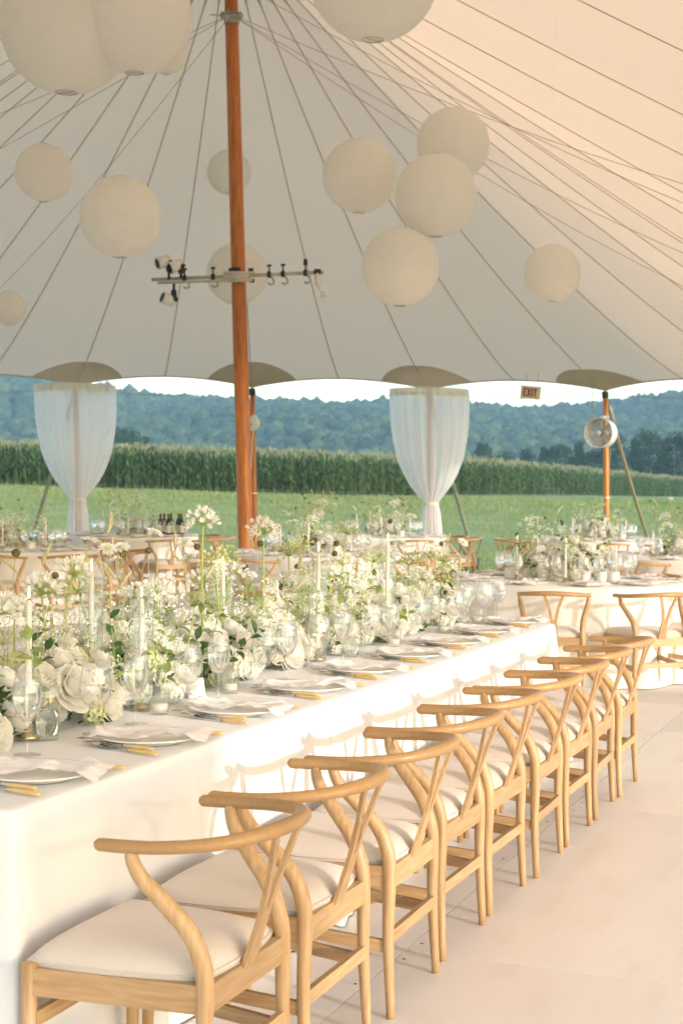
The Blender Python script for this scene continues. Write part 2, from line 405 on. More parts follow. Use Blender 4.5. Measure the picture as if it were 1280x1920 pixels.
# ---- corn
def corn_plant(seed):
    rr = random.Random(seed); mb = MB(); h = 1.95
    mb.tube([(0, 0, 0), (rr.uniform(-.02, .02), rr.uniform(-.02, .02), 1.0), (rr.uniform(-.05, .05), rr.uniform(-.05, .05), h)], [.016, .013, .006], n=3, caps=False)
    a = rr.uniform(0, 6)
    for k in range(9):
        z = .25+k*.185; a += PI+rr.uniform(-.5, .5); L = rr.uniform(.5, .8)*(1 if k < 7 else .75); w = rr.uniform(.035, .05)
        d = Vector((math.cos(a), math.sin(a), 0)); s_ = Vector((-d.y, d.x, 0)); rise = rr.uniform(.25, .5)
        pts = [(0, w*.5), (.3, w), (.62, w*.9), (1.0, .004)]; vs = []
        for (q, ww) in pts:
            p = d*(q*L)+Vector((0, 0, z+rise*math.sin(q*2.3)*.9-q*q*.28)); vs += [p-s_*ww, p+s_*ww]
        mb.add(vs, [(0, 1, 3, 2), (2, 3, 5, 4), (4, 5, 7, 6)], 0)
    for k in range(5):
        a = k*1.26+rr.random(); tl = rr.uniform(.28, .4); sp = 0.0 if k == 0 else rr.uniform(.08, .16)
        d = Vector((math.cos(a), math.sin(a), 0)); s_ = Vector((-d.y, d.x, 0))*.011; p0 = Vector((0, 0, h-.05)); p1 = p0+d*sp*.6+Vector((0, 0, tl*.7)); p2 = p0+d*sp*1.3+Vector((0, 0, tl*.95))
        mb.add([p0-s_, p0+s_, p1-s_*1.4, p1+s_*1.4, p2-s_*.6, p2+s_*.6], [(0, 1, 3, 2), (2, 3, 5, 4)], 1)
    return tri_np(mb)
CP = [corn_plant(k) for k in range(6)]
pu = []; pv = []
for row in range(14):
    for u in np.arange(-26, 60, .19 if row < 6 else .26):
        uu = u+rng.normal(0, .04)
        vf = float(corn_front(uu))
        if vf > 200 or abs(uu) > vf*.235+3: continue
        if vf > 110 and row > 8: continue
        pu.append(uu); pv.append(vf+row*.72+rng.normal(0, .08))
nfull = len(pu)
pu = np.array(pu); pv = np.array(pv)
pos = wpos(pu, pv, ground_z(pu, pv)-.02)
V, F, m = tile(CP, rng.integers(0, 6, nfull), pos, rng.random(nfull)*PI*2, .9+rng.random(nfull)*.2, (.90+rng.random(nfull)*.22)*(1.0))
# the deep field behind: upper leaves and tassels only, standing on hidden stalks
def corn_top(seed):
    V0, F0, m0 = corn_plant(seed+20); keep = (V0[F0].mean(1)[:, 2] > 1.35); return V0, F0[keep], m0[keep]
TP = [corn_top(k) for k in range(4)]
n2_ = 9000
pu2 = rng.random(n2_)*2-1; pv2 = 10+rng.random(n2_)**1.4*120
uu = pu2*40; vv = corn_front(uu)+pv2; sel = np.abs(uu) < vv*.235+3; uu = uu[sel]; vv = vv[sel]
sel = vv < 330; uu = uu[sel]; vv = vv[sel]
pos2 = wpos(uu, vv, ground_z(uu, vv))
V2, F2, m2 = tile(TP, rng.integers(0, 4, len(uu)), pos2, rng.random(len(uu))*PI*2, .95+rng.random(len(uu))*.2, .96+rng.random(len(uu))*.14)
CORNL = mat('corn_leaf', (.03, .08, .02), (.18, .27, .08), scale=2.6, rough=.45, transl=.25, lo=.3, hi=.75)
TASS = mat('corn_tassel', (.30, .30, .15), (.44, .43, .24), scale=2, rough=.9, transl=.25)
cf = obj('corn_field', np_mesh('corn_field', np.concatenate([V, V2]), np.concatenate([F, F2+len(V)]), [CORNL, TASS], np.concatenate([m, m2])))
tag(cf, 'tall green corn field with pale tassels behind the lawn', 'corn', kind='stuff')

# ---- woods on the ridge
def blob(seed, n=2, flat=.85):
    import bmesh
    bm = bmesh.new(); bmesh.ops.create_icosphere(bm, subdivisions=n, radius=1.0); so = Vector((seed*7.3, seed*3.1, seed*1.7))
    for v in bm.verts:
        d = v.co.normalized(); k = 1+.20*noise.noise(d*1.7+so)+.20*noise.noise(d*3.9+so)+.15*noise.noise(d*8+so)
        v.co = Vector((d.x*k, d.y*k, d.z*k*flat+.75))
    bm.verts.ensure_lookup_table()
    V = np.array([v.co for v in bm.verts], np.float32); F = np.array([[v.index for v in f.verts] for f in bm.faces], np.int32); bm.free()
    return V, F, np.zeros(len(F), np.int32)
FB = [blob(k+1, 1) for k in range(8)]
nt = 11000
vv = 455+rng.random(nt)*620; uu = (rng.random(nt)*2-1)*(vv*.2218+45)
pos3 = wpos(uu, vv, hill_z(uu, vv)); S = 2.3+rng.random(nt)**1.8*2.6
V3, F3, m3 = tile(FB, rng.integers(0, 8, nt), pos3, rng.random(nt)*6.3, S, S*(.85+rng.random(nt)*.3))
WOOD_, t, o = nodes('woodland')
ca, fa, va = noise_col(t, (.014, .042, .014), (.12, .175, .055), .075, detail=5, lo=.3, hi=.7)
n2 = N(t, 'ShaderNodeTexNoise', Scale=.55, Detail=6); t.links.new(va, n2.inputs['Vector'])
b = N(t, 'ShaderNodeBsdfPrincipled', Roughness=.8); t.links.new(ca, b.inputs['Base Color'])
bp = N(t, 'ShaderNodeBump', Strength=1, Distance=2.6); t.links.new(n2.outputs['Fac'], bp.inputs['Height']); t.links.new(bp.outputs[0], b.inputs['Normal']); t.links.new(b.outputs[0], o.inputs[0])
w = obj('woodland', np_mesh('woodland', V3, F3, WOOD_, smooth=True)); tag(w, 'broadleaf woods covering the blue hazy ridge across the valley', 'woods', kind='stuff')

# ---- single trees at the foot of the ridge
BARK = mat('bark', (.05, .04, .03), (.09, .075, .06), scale=3, rough=.9)
TLEAF = [mat('tree_leaf_a', (.020, .052, .014), (.045, .095, .026), scale=.25, rough=.6, transl=.2), mat('tree_leaf_b', (.045, .095, .022), (.085, .15, .04), scale=.25, rough=.6, transl=.2)]
def crown(seed, H, W, conic):
    rr = np.random.default_rng(seed); cl = []
    for k in range(70):
        q = rr.random()**.8; z = H*(.14+.84*q)
        wid = W*(1-q)**.75 if conic else W*math.sin(min(1, .12+q*.95)*PI*.93)**.55
        a = rr.random()*6.3; r_ = wid*math.sqrt(rr.random()); cl.append((r_*math.cos(a), r_*math.sin(a), z, W*(.16+.2*rr.random())))
    P = []; F = []
    for (x, y, z, s) in cl:
        for j in range(34):
            d = rr.normal(size=3); d /= np.linalg.norm(d); p = np.array((x, y, z))+d*s*(.7+.5*rr.random())
            n = d+rr.normal(size=3)*.6; n /= np.linalg.norm(n); a_ = np.cross(n, (0, 0, 1.)); a_ /= np.linalg.norm(a_)+1e-6; b_ = np.cross(n, a_); q = .16+.16*rr.random()
            k = len(P); P += [p-a_*q, p+b_*q*.8, p+a_*q, p-b_*q*.8]; F.append((k, k+1, k+2, k+3))
    return np.array(P), np.array(F)
TR = [(4, 10.5, 3.6, False, 0), (5, 11, 2.6, True, 0), (6, 8, 3.6, False, 1), (7, 12, 3.2, False, 0), (8, 9, 2.3, True, 1)]
TREEM = []
for (sd, H, W, cn, lm) in TR:
    P, F = crown(sd, H, W, cn); tb = MB(); tb.tube([(0, 0, -.3), (.1, 0, H*.3), (0, .15, H*.62), (.05, 0, H*.85)], [W*.09, W*.07, W*.04, W*.015], n=7)
    for k in range(7):
        a = k*2.4; z = H*(.25+.07*k); tb.tube([(0, 0, z), (math.cos(a)*W*.35, math.sin(a)*W*.35, z+H*.09), (math.cos(a)*W*.65, math.sin(a)*W*.65, z+H*.14)], [W*.035, W*.025, W*.008], n=5)
    TREEM.append((np_mesh('crown', P, F, TLEAF[lm]), tb.mesh('trunk', BARK)))
TSPEC = [(905, 905, 300, 3, .85, 'dark rounded tree beside the sheer curtain, above the corn'), (945, 905, 330, 0, .9, None), (985, 900, 310, 3, .8, None), (1018, 900, 290, 1, .85, None),
         (1050, 900, 300, 0, .95, None), (1085, 905, 280, 1, .9, None), (1112, 905, 285, 0, .8, None), (1150, 905, 280, 3, .95, None), (1163, 912, 240, 2, .62, 'small light green tree between the fan pole and the guy strap'),
         (1190, 905, 275, 1, .95, None), (1215, 905, 270, 3, .95, None), (1243, 905, 262, 4, 1.05, None), (1268, 905, 262, 0, 1.0, None), (1300, 905, 258, 1, 1.05, None), (1330, 905, 250, 3, 1.0, None),
         (238, 890, 300, 0, 1.08, 'round dark tree rising behind the corn beside the left sheer curtain'), (268, 890, 305, 3, .85, 'dark tree behind the corn next to a rounder, taller one')]
for k, (px, py, v, kind, sc, lab) in enumerate(TSPEC):
    p = seen(px, py, v); u, v2 = uv_of(p.x, p.y); p.z = float(ground_z(u, v2))+2.0*0-.2
    nm = 'pine_tree' if TR[kind][3] else 'broadleaf_tree'
    th = thing(nm, lab or ('dark conical tree in the row along the field edge' if TR[kind][3] else 'dark rounded tree in the row along the field edge'), 'tree', p, k*1.7, 'trees along the field edge'); th.scale = (sc, sc, sc)
    obj('crown', TREEM[kind][0], th); obj('trunk', TREEM[kind][1], th)

# ================================================================== plywood floor
FLOORM, t, o = nodes('limed_ply')
ca, fa, va = noise_col(t, (.76, .715, .675), (.82, .78, .74), 1.6, detail=7, stretch=(1.6, .35, 1), lo=.28, hi=.75)
tc = N(t, 'ShaderNodeTexCoord')
cb, fb, vb = noise_col(t, (.86, .81, .76), (1.02, 1.0, 1.0), 9, detail=8, stretch=(1, .25, 1), lo=.22, hi=.5)
mx = N(t, 'ShaderNodeMix', data_type='RGBA', blend_type='MULTIPLY'); mx.inputs[0].default_value = .5
t.links.new(ca, mx.inputs[6]); t.links.new(cb, mx.inputs[7])
cs, fs_, vs2 = noise_col(t, (1, 1, 1), (.80, .72, .65), 30, detail=3, stretch=(1, .5, 1), lo=.70, hi=.80)
mk = N(t, 'ShaderNodeMix', data_type='RGBA', blend_type='MULTIPLY'); mk.inputs[0].default_value = 1; t.links.new(mx.outputs[2], mk.inputs[6]); t.links.new(cs, mk.inputs[7]); mx = mk
oi = N(t, 'ShaderNodeObjectInfo'); hs = N(t, 'ShaderNodeHueSaturation'); mr = N(t, 'ShaderNodeMapRange'); mr.inputs['To Min'].default_value = .93; mr.inputs['To Max'].default_value = 1.05
t.links.new(oi.outputs['Random'], mr.inputs[0]); t.links.new(mr.outputs[0], hs.inputs['Value']); t.links.new(mx.outputs[2], hs.inputs['Color'])
b = N(t, 'ShaderNodeBsdfPrincipled', Roughness=.5); t.links.new(hs.outputs[0], b.inputs['Base Color'])
rr_ = N(t, 'ShaderNodeMapRange'); rr_.inputs['To Min'].default_value = .38; rr_.inputs['To Max'].default_value = .62; t.links.new(fb, rr_.inputs[0]); t.links.new(rr_.outputs[0], b.inputs['Roughness'])
bp = N(t, 'ShaderNodeBump', Strength=.4, Distance=.001); t.links.new(fb, bp.inputs['Height']); t.links.new(bp.outputs[0], b.inputs['Normal']); t.links.new(b.outputs[0], o.inputs[0])
UNDER = mat('floor_joists', (.10, .075, .05), rough=.9)
fl = MB(); pts = [tw(-9.4, -5.5), tw(6.9, -5.5), tw(6.9, 24.6), tw(-9.4, 24.6)]
fl.add([(p.x, p.y, -.13) for p in pts]+[(p.x, p.y, -.026) for p in pts], [(3, 2, 1, 0), (4, 5, 6, 7), (0, 1, 5, 4), (1, 2, 6, 5), (2, 3, 7, 6), (3, 0, 4, 7)])
floor = fl.build('floor', UNDER, smooth=False); tag(floor, 'pale plywood dance floor laid in large panels', 'floor', kind='structure')
PW, PL = 1.22, 2.44
pm = MB(); g_ = .0022; pm.box(g_, PW-g_, g_, PL-g_, -.0245, 0); PANEL = pm.mesh('panel', FLOORM, smooth=False)
sm = MB()
sm.lathe([(.0, .0012), (.0045, .0012), (.0055, .0003)], n=8)
SCREW = sm.mesh('screw', mat('rusty_screw', (.10, .075, .05), rough=.6, metal=.6))
np_ = 0
for i in range(-12, 9):
    for j in range(-4, 13):
        x0 = -.155+i*PW; y0 = 2.745+(j-1)*PL+(PL/2 if i % 2 == 0 else 0)
        inside = True
        for (dx, dy) in ((0, 0), (PW, 0), (0, PL), (PW, PL)):
            u, v = uv_of(x0+dx, y0+dy)
            if not (-9.4 < u < 6.9 and -5.5 < v < 24.6): inside = False
        if not inside: continue
        p = obj('panel', PANEL, floor, Matrix.Translation((x0, y0, 0))); np_ += 1
        if i in (-1, 0) and 0 <= y0+PL and y0 < 6:
            for (ex, sg) in ((.028, 1), (PW-.028, -1)):
                for k in range(4): obj('screw', SCREW, p, Matrix.Translation((ex, .09+k*.62*(PL-.18)/1.86, 0)))
# ================================================================== tent
PU, PV, PZ = -1.385, 18.0, 8.0            # main peak
RU = -1.46                                # ridge line
P2V = 6.4                                 # second peak
EZ = 3.12; HALF = 1.46
UL, UR, VF, VN = -4.42-4*HALF, -4.42+8*HALF, 25.5, 25.5-18*HALF
per = []                                  # eave points, every second one a pole
k = 0
def side(a, b, n):
    for i in range(n): per.append((a[0]+(b[0]-a[0])*i/n, a[1]+(b[1]-a[1])*i/n))
side((UL, VF), (UR, VF), 12); side((UR, VF), (UR, VN), 18); side((UR, VN), (UL, VN), 12); side((UL, VN), (UL, VF), 18)
NP = len(per)
for k_, q_ in {9: (2.88, 25.42), 10: (4.28, 25.2), 11: (5.52, 24.62), 12: (6.42, 23.65), 13: (6.97, 22.5), 14: (7.2, 21.3), 15: (7.26, 20.1)}.items():   # rounded end corners
    per[k_] = q_; per[(12-k_) % NP] = (UL+UR-q_[0], q_[1])
def ridge_pt(u, v):
    if v >= PV: return (PU, PV, PZ)
    if v <= P2V: return (RU, P2V, PZ)
    q = (v-P2V)/(PV-P2V); w = 1-abs(2*q-1)
    return (RU+(PU-RU)*max(0, (q-.9)/.1), v, PZ-.95*math.sin(q*PI)**.8)
def canopy(kf, t):
    """kf: place along the eave (float index), t: 0 at the ridge, 1 at the eave"""
    k0 = int(math.floor(kf)); f = kf-k0; a = per[k0 % NP]; b = per[(k0+1) % NP]
    eu, ev = a[0]+(b[0]-a[0])*f, a[1]+(b[1]-a[1])*f
    ra = ridge_pt(*a); rb = ridge_pt(*b); r_ = [ra[i]+(rb[i]-ra[i])*f for i in range(3)]
    ph = (kf % 2)/2; arch = math.sin(PI*ph)                    # 0 on a pole, 1 half way between two
    cu, cv = (UL+UR)/2, (VF+VN)/2
    L = math.hypot(r_[0]-eu, r_[1]-ev)
    pull = .16*arch; eu += (r_[0]-eu)/L*pull; ev += (r_[1]-ev)/L*pull
    ez = EZ+.13*arch**.8
    g = 1-(1-t)**1.17
    z = r_[2]+(ez-r_[2])*g
    z += (.10*arch if False else 0)-.10*math.sin(PI*t)*0
    dip = math.exp(-((1-t)*L/.9)**2)*(-.02)*(1-arch)
    return (r_[0]+(eu-r_[0])*t, r_[1]+(ev-r_[1])*t, z+dip)
SUBK, SUBT = 6, 30
CAN, t, o = nodes('sailcloth')
ca, fa, va = noise_col(t, (.88, .69, .50), (.91, .72, .53), .5, detail=4)
df = N(t, 'ShaderNodeBsdfDiffuse', Roughness=.3); tr = N(t, 'ShaderNodeBsdfTranslucent'); mx = N(t, 'ShaderNodeMixShader'); mx.inputs[0].default_value = .45
n2 = N(t, 'ShaderNodeTexNoise', Scale=1.1, Detail=4); t.links.new(va, n2.inputs['Vector'])
bp = N(t, 'ShaderNodeBump', Strength=.5, Distance=.035); t.links.new(n2.outputs['Fac'], bp.inputs['Height']); t.links.new(bp.outputs[0], df.inputs['Normal'])
t.links.new(ca, df.inputs[0]); tr.inputs[0].default_value = (.96, .68, .47, 1); t.links.new(df.outputs[0], mx.inputs[1]); t.links.new(tr.outputs[0], mx.inputs[2]); t.links.new(mx.outputs[0], o.inputs[0])
PATCH = mat('double_sailcloth', (.60, .495, .38), (.64, .535, .415), scale=2, rough=.9, transl=.22)
tent = thing('sailcloth_tent', 'large cream sailcloth tent canopy with radiating seams over the tables', 'tent', tw(PU, PV, 0))
TI = Matrix.Translation(-tw(PU, PV, 0))
cm = MB(); V = []; F = []
nk = NP*SUBK
for i in range(nk):
    for j in range(SUBT+1):
        V.append(tw(*canopy(i/SUBK, (j/SUBT)**1.0)))
for i in range(nk):
    for j in range(SUBT):
        a = i*(SUBT+1)+j; b = ((i+1) % nk)*(SUBT+1)+j
        F.append((a, a+1, b+1, b))
cm.add([TI @ p for p in V], F)
cm.build('canopy', CAN, tent)
for k in range(NP):
    u, v = per[k]
    if v < 7 : continue
    pts = []
    for j in range(25):
        c = canopy(k, (.015+j/24*.985)); pts.append(TI @ tw(c[0], c[1], c[2]-.012))
    s = MB(); s.tube(pts, .0085, n=6, flat=.6); s.build('seam', SEAMM, tent)
# eave rope in the hem
hm = MB(); pts = []
for i in range(0, nk+1):
    c = canopy((i % nk)/SUBK, 1.0); pts.append(TI @ tw(c[0], c[1], c[2]-.01))
hm.tube(pts, .013, n=5, caps=False); hm.build('hem_rope', SEAMM, tent)
def patch(k):
    """reinforcement half disc above a side pole"""
    c0 = canopy(k, 1.0); r0 = ridge_pt(*per[k]); L = math.hypot(r0[0]-c0[0], r0[1]-c0[1]); mb = MB(); vs = []; fs = []
    na, nr = 28, 7
    for i in range(na+1):
        th = PI*i/na
        for j in range(nr+1):
            q = .75*j/nr*(1-.10*abs(math.sin(2*th)))
            s_ = math.cos(th)*q; w = math.sin(th)*q*1.02
            c = canopy(k+s_/HALF, 1-w/L); vs.append(TI @ tw(c[0], c[1], c[2]-.006-.008*(1-(j/nr)**6)))
    for i in range(na):
        for j in range(nr): a = i*(nr+1)+j; fs.append((a, a+1, a+nr+2, a+nr+1))
    mb.add(vs, fs); mb.build('pole_patch', PATCH, tent)
for k in range(0, 13, 2): patch(k)
# scalloped reinforcement round the peak
mb = MB(); vs = []; fs = []; ks = [x/4 for x in range(-12*4, 25*4)]
for kf in ks:
    fr = abs((kf % 1)-.5)*2                                    # 1 on a seam
    ext = .075+.055*fr**1.6
    for j in range(5):
        c = canopy(kf % NP, ext*j/4+.001); vs.append(TI @ tw(c[0], c[1], c[2]-.012))
for i in range(len(ks)-1):
    for j in range(4): a = i*5+j; fs.append((a, a+1, a+6, a+5))
mb.add(vs, fs); mb.build('peak_patch', PATCH, tent)

# ---- main pole
base = tw(-1.085, 18.0, 0); top = tw(PU, PV, PZ-.03)
pole = thing('centre_pole', 'tall orange varnished wooden mast holding up the tent peak', 'pole', base)
d = top-base
mb = MB(); n = 24
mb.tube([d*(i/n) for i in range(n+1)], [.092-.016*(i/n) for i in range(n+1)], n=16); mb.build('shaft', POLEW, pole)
mb = MB(); z0 = (7.30)/8.0
mb.tube([d*z0, d*(z0+.06)], .088, n=16); mb.build('top_sleeve', BLACK, pole)
mb = MB(); mb.obox(d*.902+Vector((0, 0, 0))-Vector(RT2.to_3d())*.082, d*.928-Vector(RT2.to_3d())*.082, .03, .02); mb.build('cleat_board', BLACK, pole)
mb = MB(); zc = 6.93/8.0; cpos = d*zc
mb.tube([d*(zc-.008), d*(zc+.008)], .091, n=16)
f3 = Vector((FW2.x, FW2.y, 0)); r3 = Vector((RT2.x, RT2.y, 0))
for (a, h) in ((-.04, .06), (-.09, .035), (.05, .03), (.10, .035)):
    mb.obox(cpos-f3*.1+r3*a-Vector((0, 0, h)), cpos-f3*.1+r3*a+Vector((0, 0, h)), .05, .06, upv=f3)
mb.obox(cpos-f3*.1+r3*-.13, cpos-f3*.1+r3*.14, .07, .025)
for a in (-.07, -.02, .09): mb.tube([cpos-f3*.14+r3*a+Vector((0, 0, .02)), cpos-f3*.165+r3*a+Vector((0, 0, .02))], .012, n=8)
mb.tube([cpos-f3*.1-r3*.12, cpos-f3*.1-r3*.24+Vector((0, 0, .01))], .006, n=6)
mb.build('pulley_clamp', GREYM, pole)
mb = MB(); mb.lathe([(0, 0), (.19, 0), (.19, .012), (.12, .02), (.12, .05), (0, .05)], n=20); mb.build('base_plate', GREYM, pole)

# ---- light bar on the mast
zb = seen(450, 517, 18).z; pc = base+d*(zb/8.0)
bar = thing('light_bar', 'metal lighting crossbar with clamps and spotlights fixed on the mast', 'light bar', pc-f3*.085)
bar.rotation_euler = (0, 0, math.atan2(RT2.y, RT2.x))
# local axes: x to the right along the tent, y away
mb = MB(); mb.tube([(-1.0, 0, -.055), (.99, 0, .055)], .021, n=10); mb.build('pipe', GREYM, bar)
mb = MB(); mb.tube([(-.92, -.075, -.10), (-.02, -.075, -.06)], .015, n=10); mb.build('pipe', GREYM, bar)
mb = MB(); mb.box(-.17, .13, -.05, .02, -.06, .05, bev=.008); mb.box(-.10, .06, .02, .19, -.05, .05, bev=.008)
mb.tube([(-.17, -.05, .02), (.2, -.05, .035)], .016, n=8); mb.tube([(-.12, -.06, -.07), (.17, -.06, -.055)], .016, n=8)
mb.build('mast_clamp', mat('pale_clamp', (.50, .46, .38), (.58, .54, .46), scale=12, rough=.5), bar)
mb = MB(); mb.tube([(-.02, .09, .055), (-.022, .09, .10)], .098, n=16); mb.build('collar', BLACK, bar)
for (bx_, bz_) in ((.13, -.075), (.12, .045)):
    mb = MB(); mb.box(bx_, bx_+.06, -.05, .01, bz_, bz_+.042, bev=.006); mb.build('clamp_bolt', BLACK, bar)
for i, (x, big) in enumerate(((-.62, 0), (-.29, 0), (.36, 0), (.52, 0), (.78, 1))):
    zz = -.055+.055*(x+1.0)/.995
    mb = MB(); mb.box(x-.022, x+.022, -.028, .028, zz-.035, zz+.035, bev=.005)
    mb.tube([(x, 0, zz+.03), (x, 0, zz+.10)], .009, n=8); mb.tube([(x-.025, 0, zz+.105), (x+.025, 0, zz+.105)], .014, n=8)
    if big: mb.ball((x, 0, zz+.14), .028)
    c = mb.build('hook_clamp', BLACK, bar)
    hb = MB(); hb.tube([(x+.03, 0, zz-.03), (x+.05, -.01, zz-.06), (x+.06, -.01, zz-.10), (x+.02, -.01, zz-.12), (x-.01, -.01, zz-.10)], .012, n=6); hb.build('hook', GREYM, c)
def spot(x, z, dz, tilt):
    mb = MB(); mb.tube([(x, -.02, z), (x, -.02, z+dz*.55)], .016, n=8); mb.box(x-.03, x+.03, -.05, .01, z+dz*.45-.03, z+dz*.45+.03, bev=.008)
    mb.tube([(x, -.02, z+dz*.55), (x+.03, -.05, z+dz*.85)], .028, n=8)
    c = mb.build('spotlight_arm', BLACK, bar)
    hb = MB(); p = Vector((x-.02, .0, z+dz*.85)); dr = Vector((-.55, -.3, tilt)).normalized()
    hb.tube([p-dr*.02, p+dr*.13], [.066, .072], n=14); hb.build('lamp_head', WHITEP, c)
    hb = MB(); q = p+dr*.131; hb.tube([q, q+dr*.004], .058, n=14); hb.build('lens', BLACK, c)
spot(-.80, -.05, .25, -.2); spot(-.66, -.04, .19, -.25); spot(-.74, -.09, -.25, .2)
mb = MB(); mb.box(.88, .96, -.03, .03, .03, .09, bev=.006); mb.build('lamp_bracket', BLACK, bar)
mb = MB(); mb.tube([(.92, 0, .04), (.925, 0, -.10)], .032, n=10); mb.tube([(.925, 0, -.10), (.95, 0, -.16), (1.0, 0, -.20)], .008, n=6); mb.tube([(.99, 0, -.17), (1.0, 0, -.23)], [.02, .035], n=10); mb.build('lamp_socket', WHITEP, bar)

# ---- side poles, curtains, straps
SP = {}
poles = [k for k in range(0, NP, 2)]
for k in poles:
    u, v = per[k]
    if v > 23 or (u > 6.9 and v > 8) or (v == VN and 4 < u < 5):
        c = canopy(k, 1.0); lean = .09
        out_u = 0 if v in (VF, VN) else (.1 if u == UR else -.1)
        bpos = tw(u+(lean if v > 23 else out_u), v+(0 if v < 23 else .02), -.02)
        tp_ = tw(c[0], c[1], c[2]-.03)
        SP[k] = (bpos, tp_)
LABP = {4: 'slim wooden side pole inside the sheer curtain by the wine bottles table', 6: 'slim brown wooden side pole standing behind the tall mast', 8: 'slim wooden side pole inside the sheer curtain next to the exit sign', 10: 'yellow orange wooden side pole carrying the round fan'}
for k, (b_, t_) in SP.items():
    th = thing('side_pole', LABP.get(k, 'yellow wooden side pole along the open side of the tent'), 'pole', b_, 0, 'tent side poles')
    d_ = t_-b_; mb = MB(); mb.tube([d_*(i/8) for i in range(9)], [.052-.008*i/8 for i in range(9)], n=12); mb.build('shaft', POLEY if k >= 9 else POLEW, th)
    mb = MB(); mb.tube([d_*.965, d_*1.0], .054, n=12); mb.tube([d_*.99, d_*1.02], .016, n=8); mb.build('top_socket', mat('dark_socket', (.05, .055, .04), rough=.6), th)
    mb = MB(); mb.tube([d_*.435, d_*.442], .052, n=12); mb.build('band', WHITEP, th)
prof = [(3.12, .655), (2.9, .66), (2.55, .648), (2.25, .61), (1.95, .55), (1.72, .46), (1.52, .355), (1.36, .235), (1.26, .15), (1.20, .115), (1.12, .125), (.95, .15), (.6, .175), (.25, .19), (.0, .20)]
zs_ = [p[0] for p in prof][::-1]; rs_ = [p[1] for p in prof][::-1]
def curtain(k, label):
    b_, t_ = SP[k]; rr = random.Random(k); ph = [rr.uniform(0, 6) for _ in range(4)]
    th = thing('curtain', label, 'curtain', (b_.x, b_.y, 0), 0, 'sheer curtains tied round the side poles')
    n = 168
    def fold(r, z, a):
        amp = .020+.010*math.sin(a*2+ph[3]); amp *= min(1, r/.3)
        if z < 1.2: amp = .035
        w = math.sin(a*21+ph[0]+.8*math.sin(a*3+ph[1]))+.55*math.sin(a*34+ph[2]+z*.6)
        return r*(1+0)+amp*w*.5*(1 if z < 3.05 else .6)
    pr = []
    for i in range(34):
        z = 3.09-(3.09-.01)*i/33; pr.append((float(np.interp(z, zs_, rs_)), z))
    mb = MB(); dx = (t_-b_)
    vs = []
    for (r_, z) in pr:
        for j in range(n):
            a = 2*PI*j/n; q = fold(r_, z, a); o_ = dx*(z/3.1); vs.append((o_.x+q*math.cos(a), o_.y+q*math.sin(a), z))
    fs = [(i*n+j, i*n+(j+1) % n, (i+1)*n+(j+1) % n, (i+1)*n+j) for i in range(len(pr)-1) for j in range(n)]
    mb.add(vs, fs); voile = mb.build('voile', TULLE, th)
    mb = MB(); o_ = dx*(1.2/3.1); mb.lathe([(.122, -.02), (.135, 0), (.122, .02)], n=24, c=(o_.x, o_.y, 1.20)); mb.build('tie_band', mat('tie_cloth', (.80, .74, .68), rough=.9), voile)
    hp = MB(); o_ = dx
    hp.lathe([(.64, -.02), (.655, -.09), (.65, -.14)], n=96, c=(o_.x, o_.y, 3.10), fn=lambda r, z, a: r+.008*math.sin(a*40))
    hp.build('header', sheer('curtain_header', (.80, .72, .52), .78), voile)
curtain(4, 'sheer white curtain tied round the pole behind the wine bottles table')
curtain(8, 'sheer white curtain tied round the pole next to the exit sign')
NEARP = [k for k in SP if per[k][1] == VN]
for k in NEARP:
    if abs(per[k][0]-4.34) < .1: curtain(k, 'unseen sheer white curtain added to shade the first chair of the row')  # added out of view so its shadow falls on the nearest chair and cloth
def strap(k, gu, gv, label):
    b_, t_ = SP[k]; g = tw(gu, gv, float(ground_z(gu, gv))); a = t_+Vector((FW2.x, FW2.y, 0))*.06
    th = thing('guy_strap', label, 'strap', g, 0, 'tent guy straps')
    mb = MB(); q = a-g; mb.tube([q*(i/10)+Vector((0, 0, -.10*math.sin(PI*i/10))) for i in range(11)], .032, n=8, flat=.25); mb.build('webbing', STRAP if k != 10 else mat('tan_webbing', (.40, .33, .22), (.47, .40, .28), scale=40, rough=.9), th)
    mb = MB(); mb.tube([q*.86, q*.93], .038, n=8, flat=.4); mb.build('ratchet', GREYM, th)
    mb = MB(); mb.tube([(0, 0, -.2), (0, 0, .22)], .016, n=8); mb.build('stake', BLACK, th)
strap(4, -6.0, 29.0, 'grey guy strap running down to the lawn beside the left curtain')
strap(6, -1.9, 29.5, 'grey guy strap running down behind the tall mast')
strap(8, 2.62, 29.4, 'grey green guy strap running down to the lawn beside the curtain and exit sign')
strap(10, 6.0, 29.0, 'tan guy strap slanting down from the pole that carries the fan')

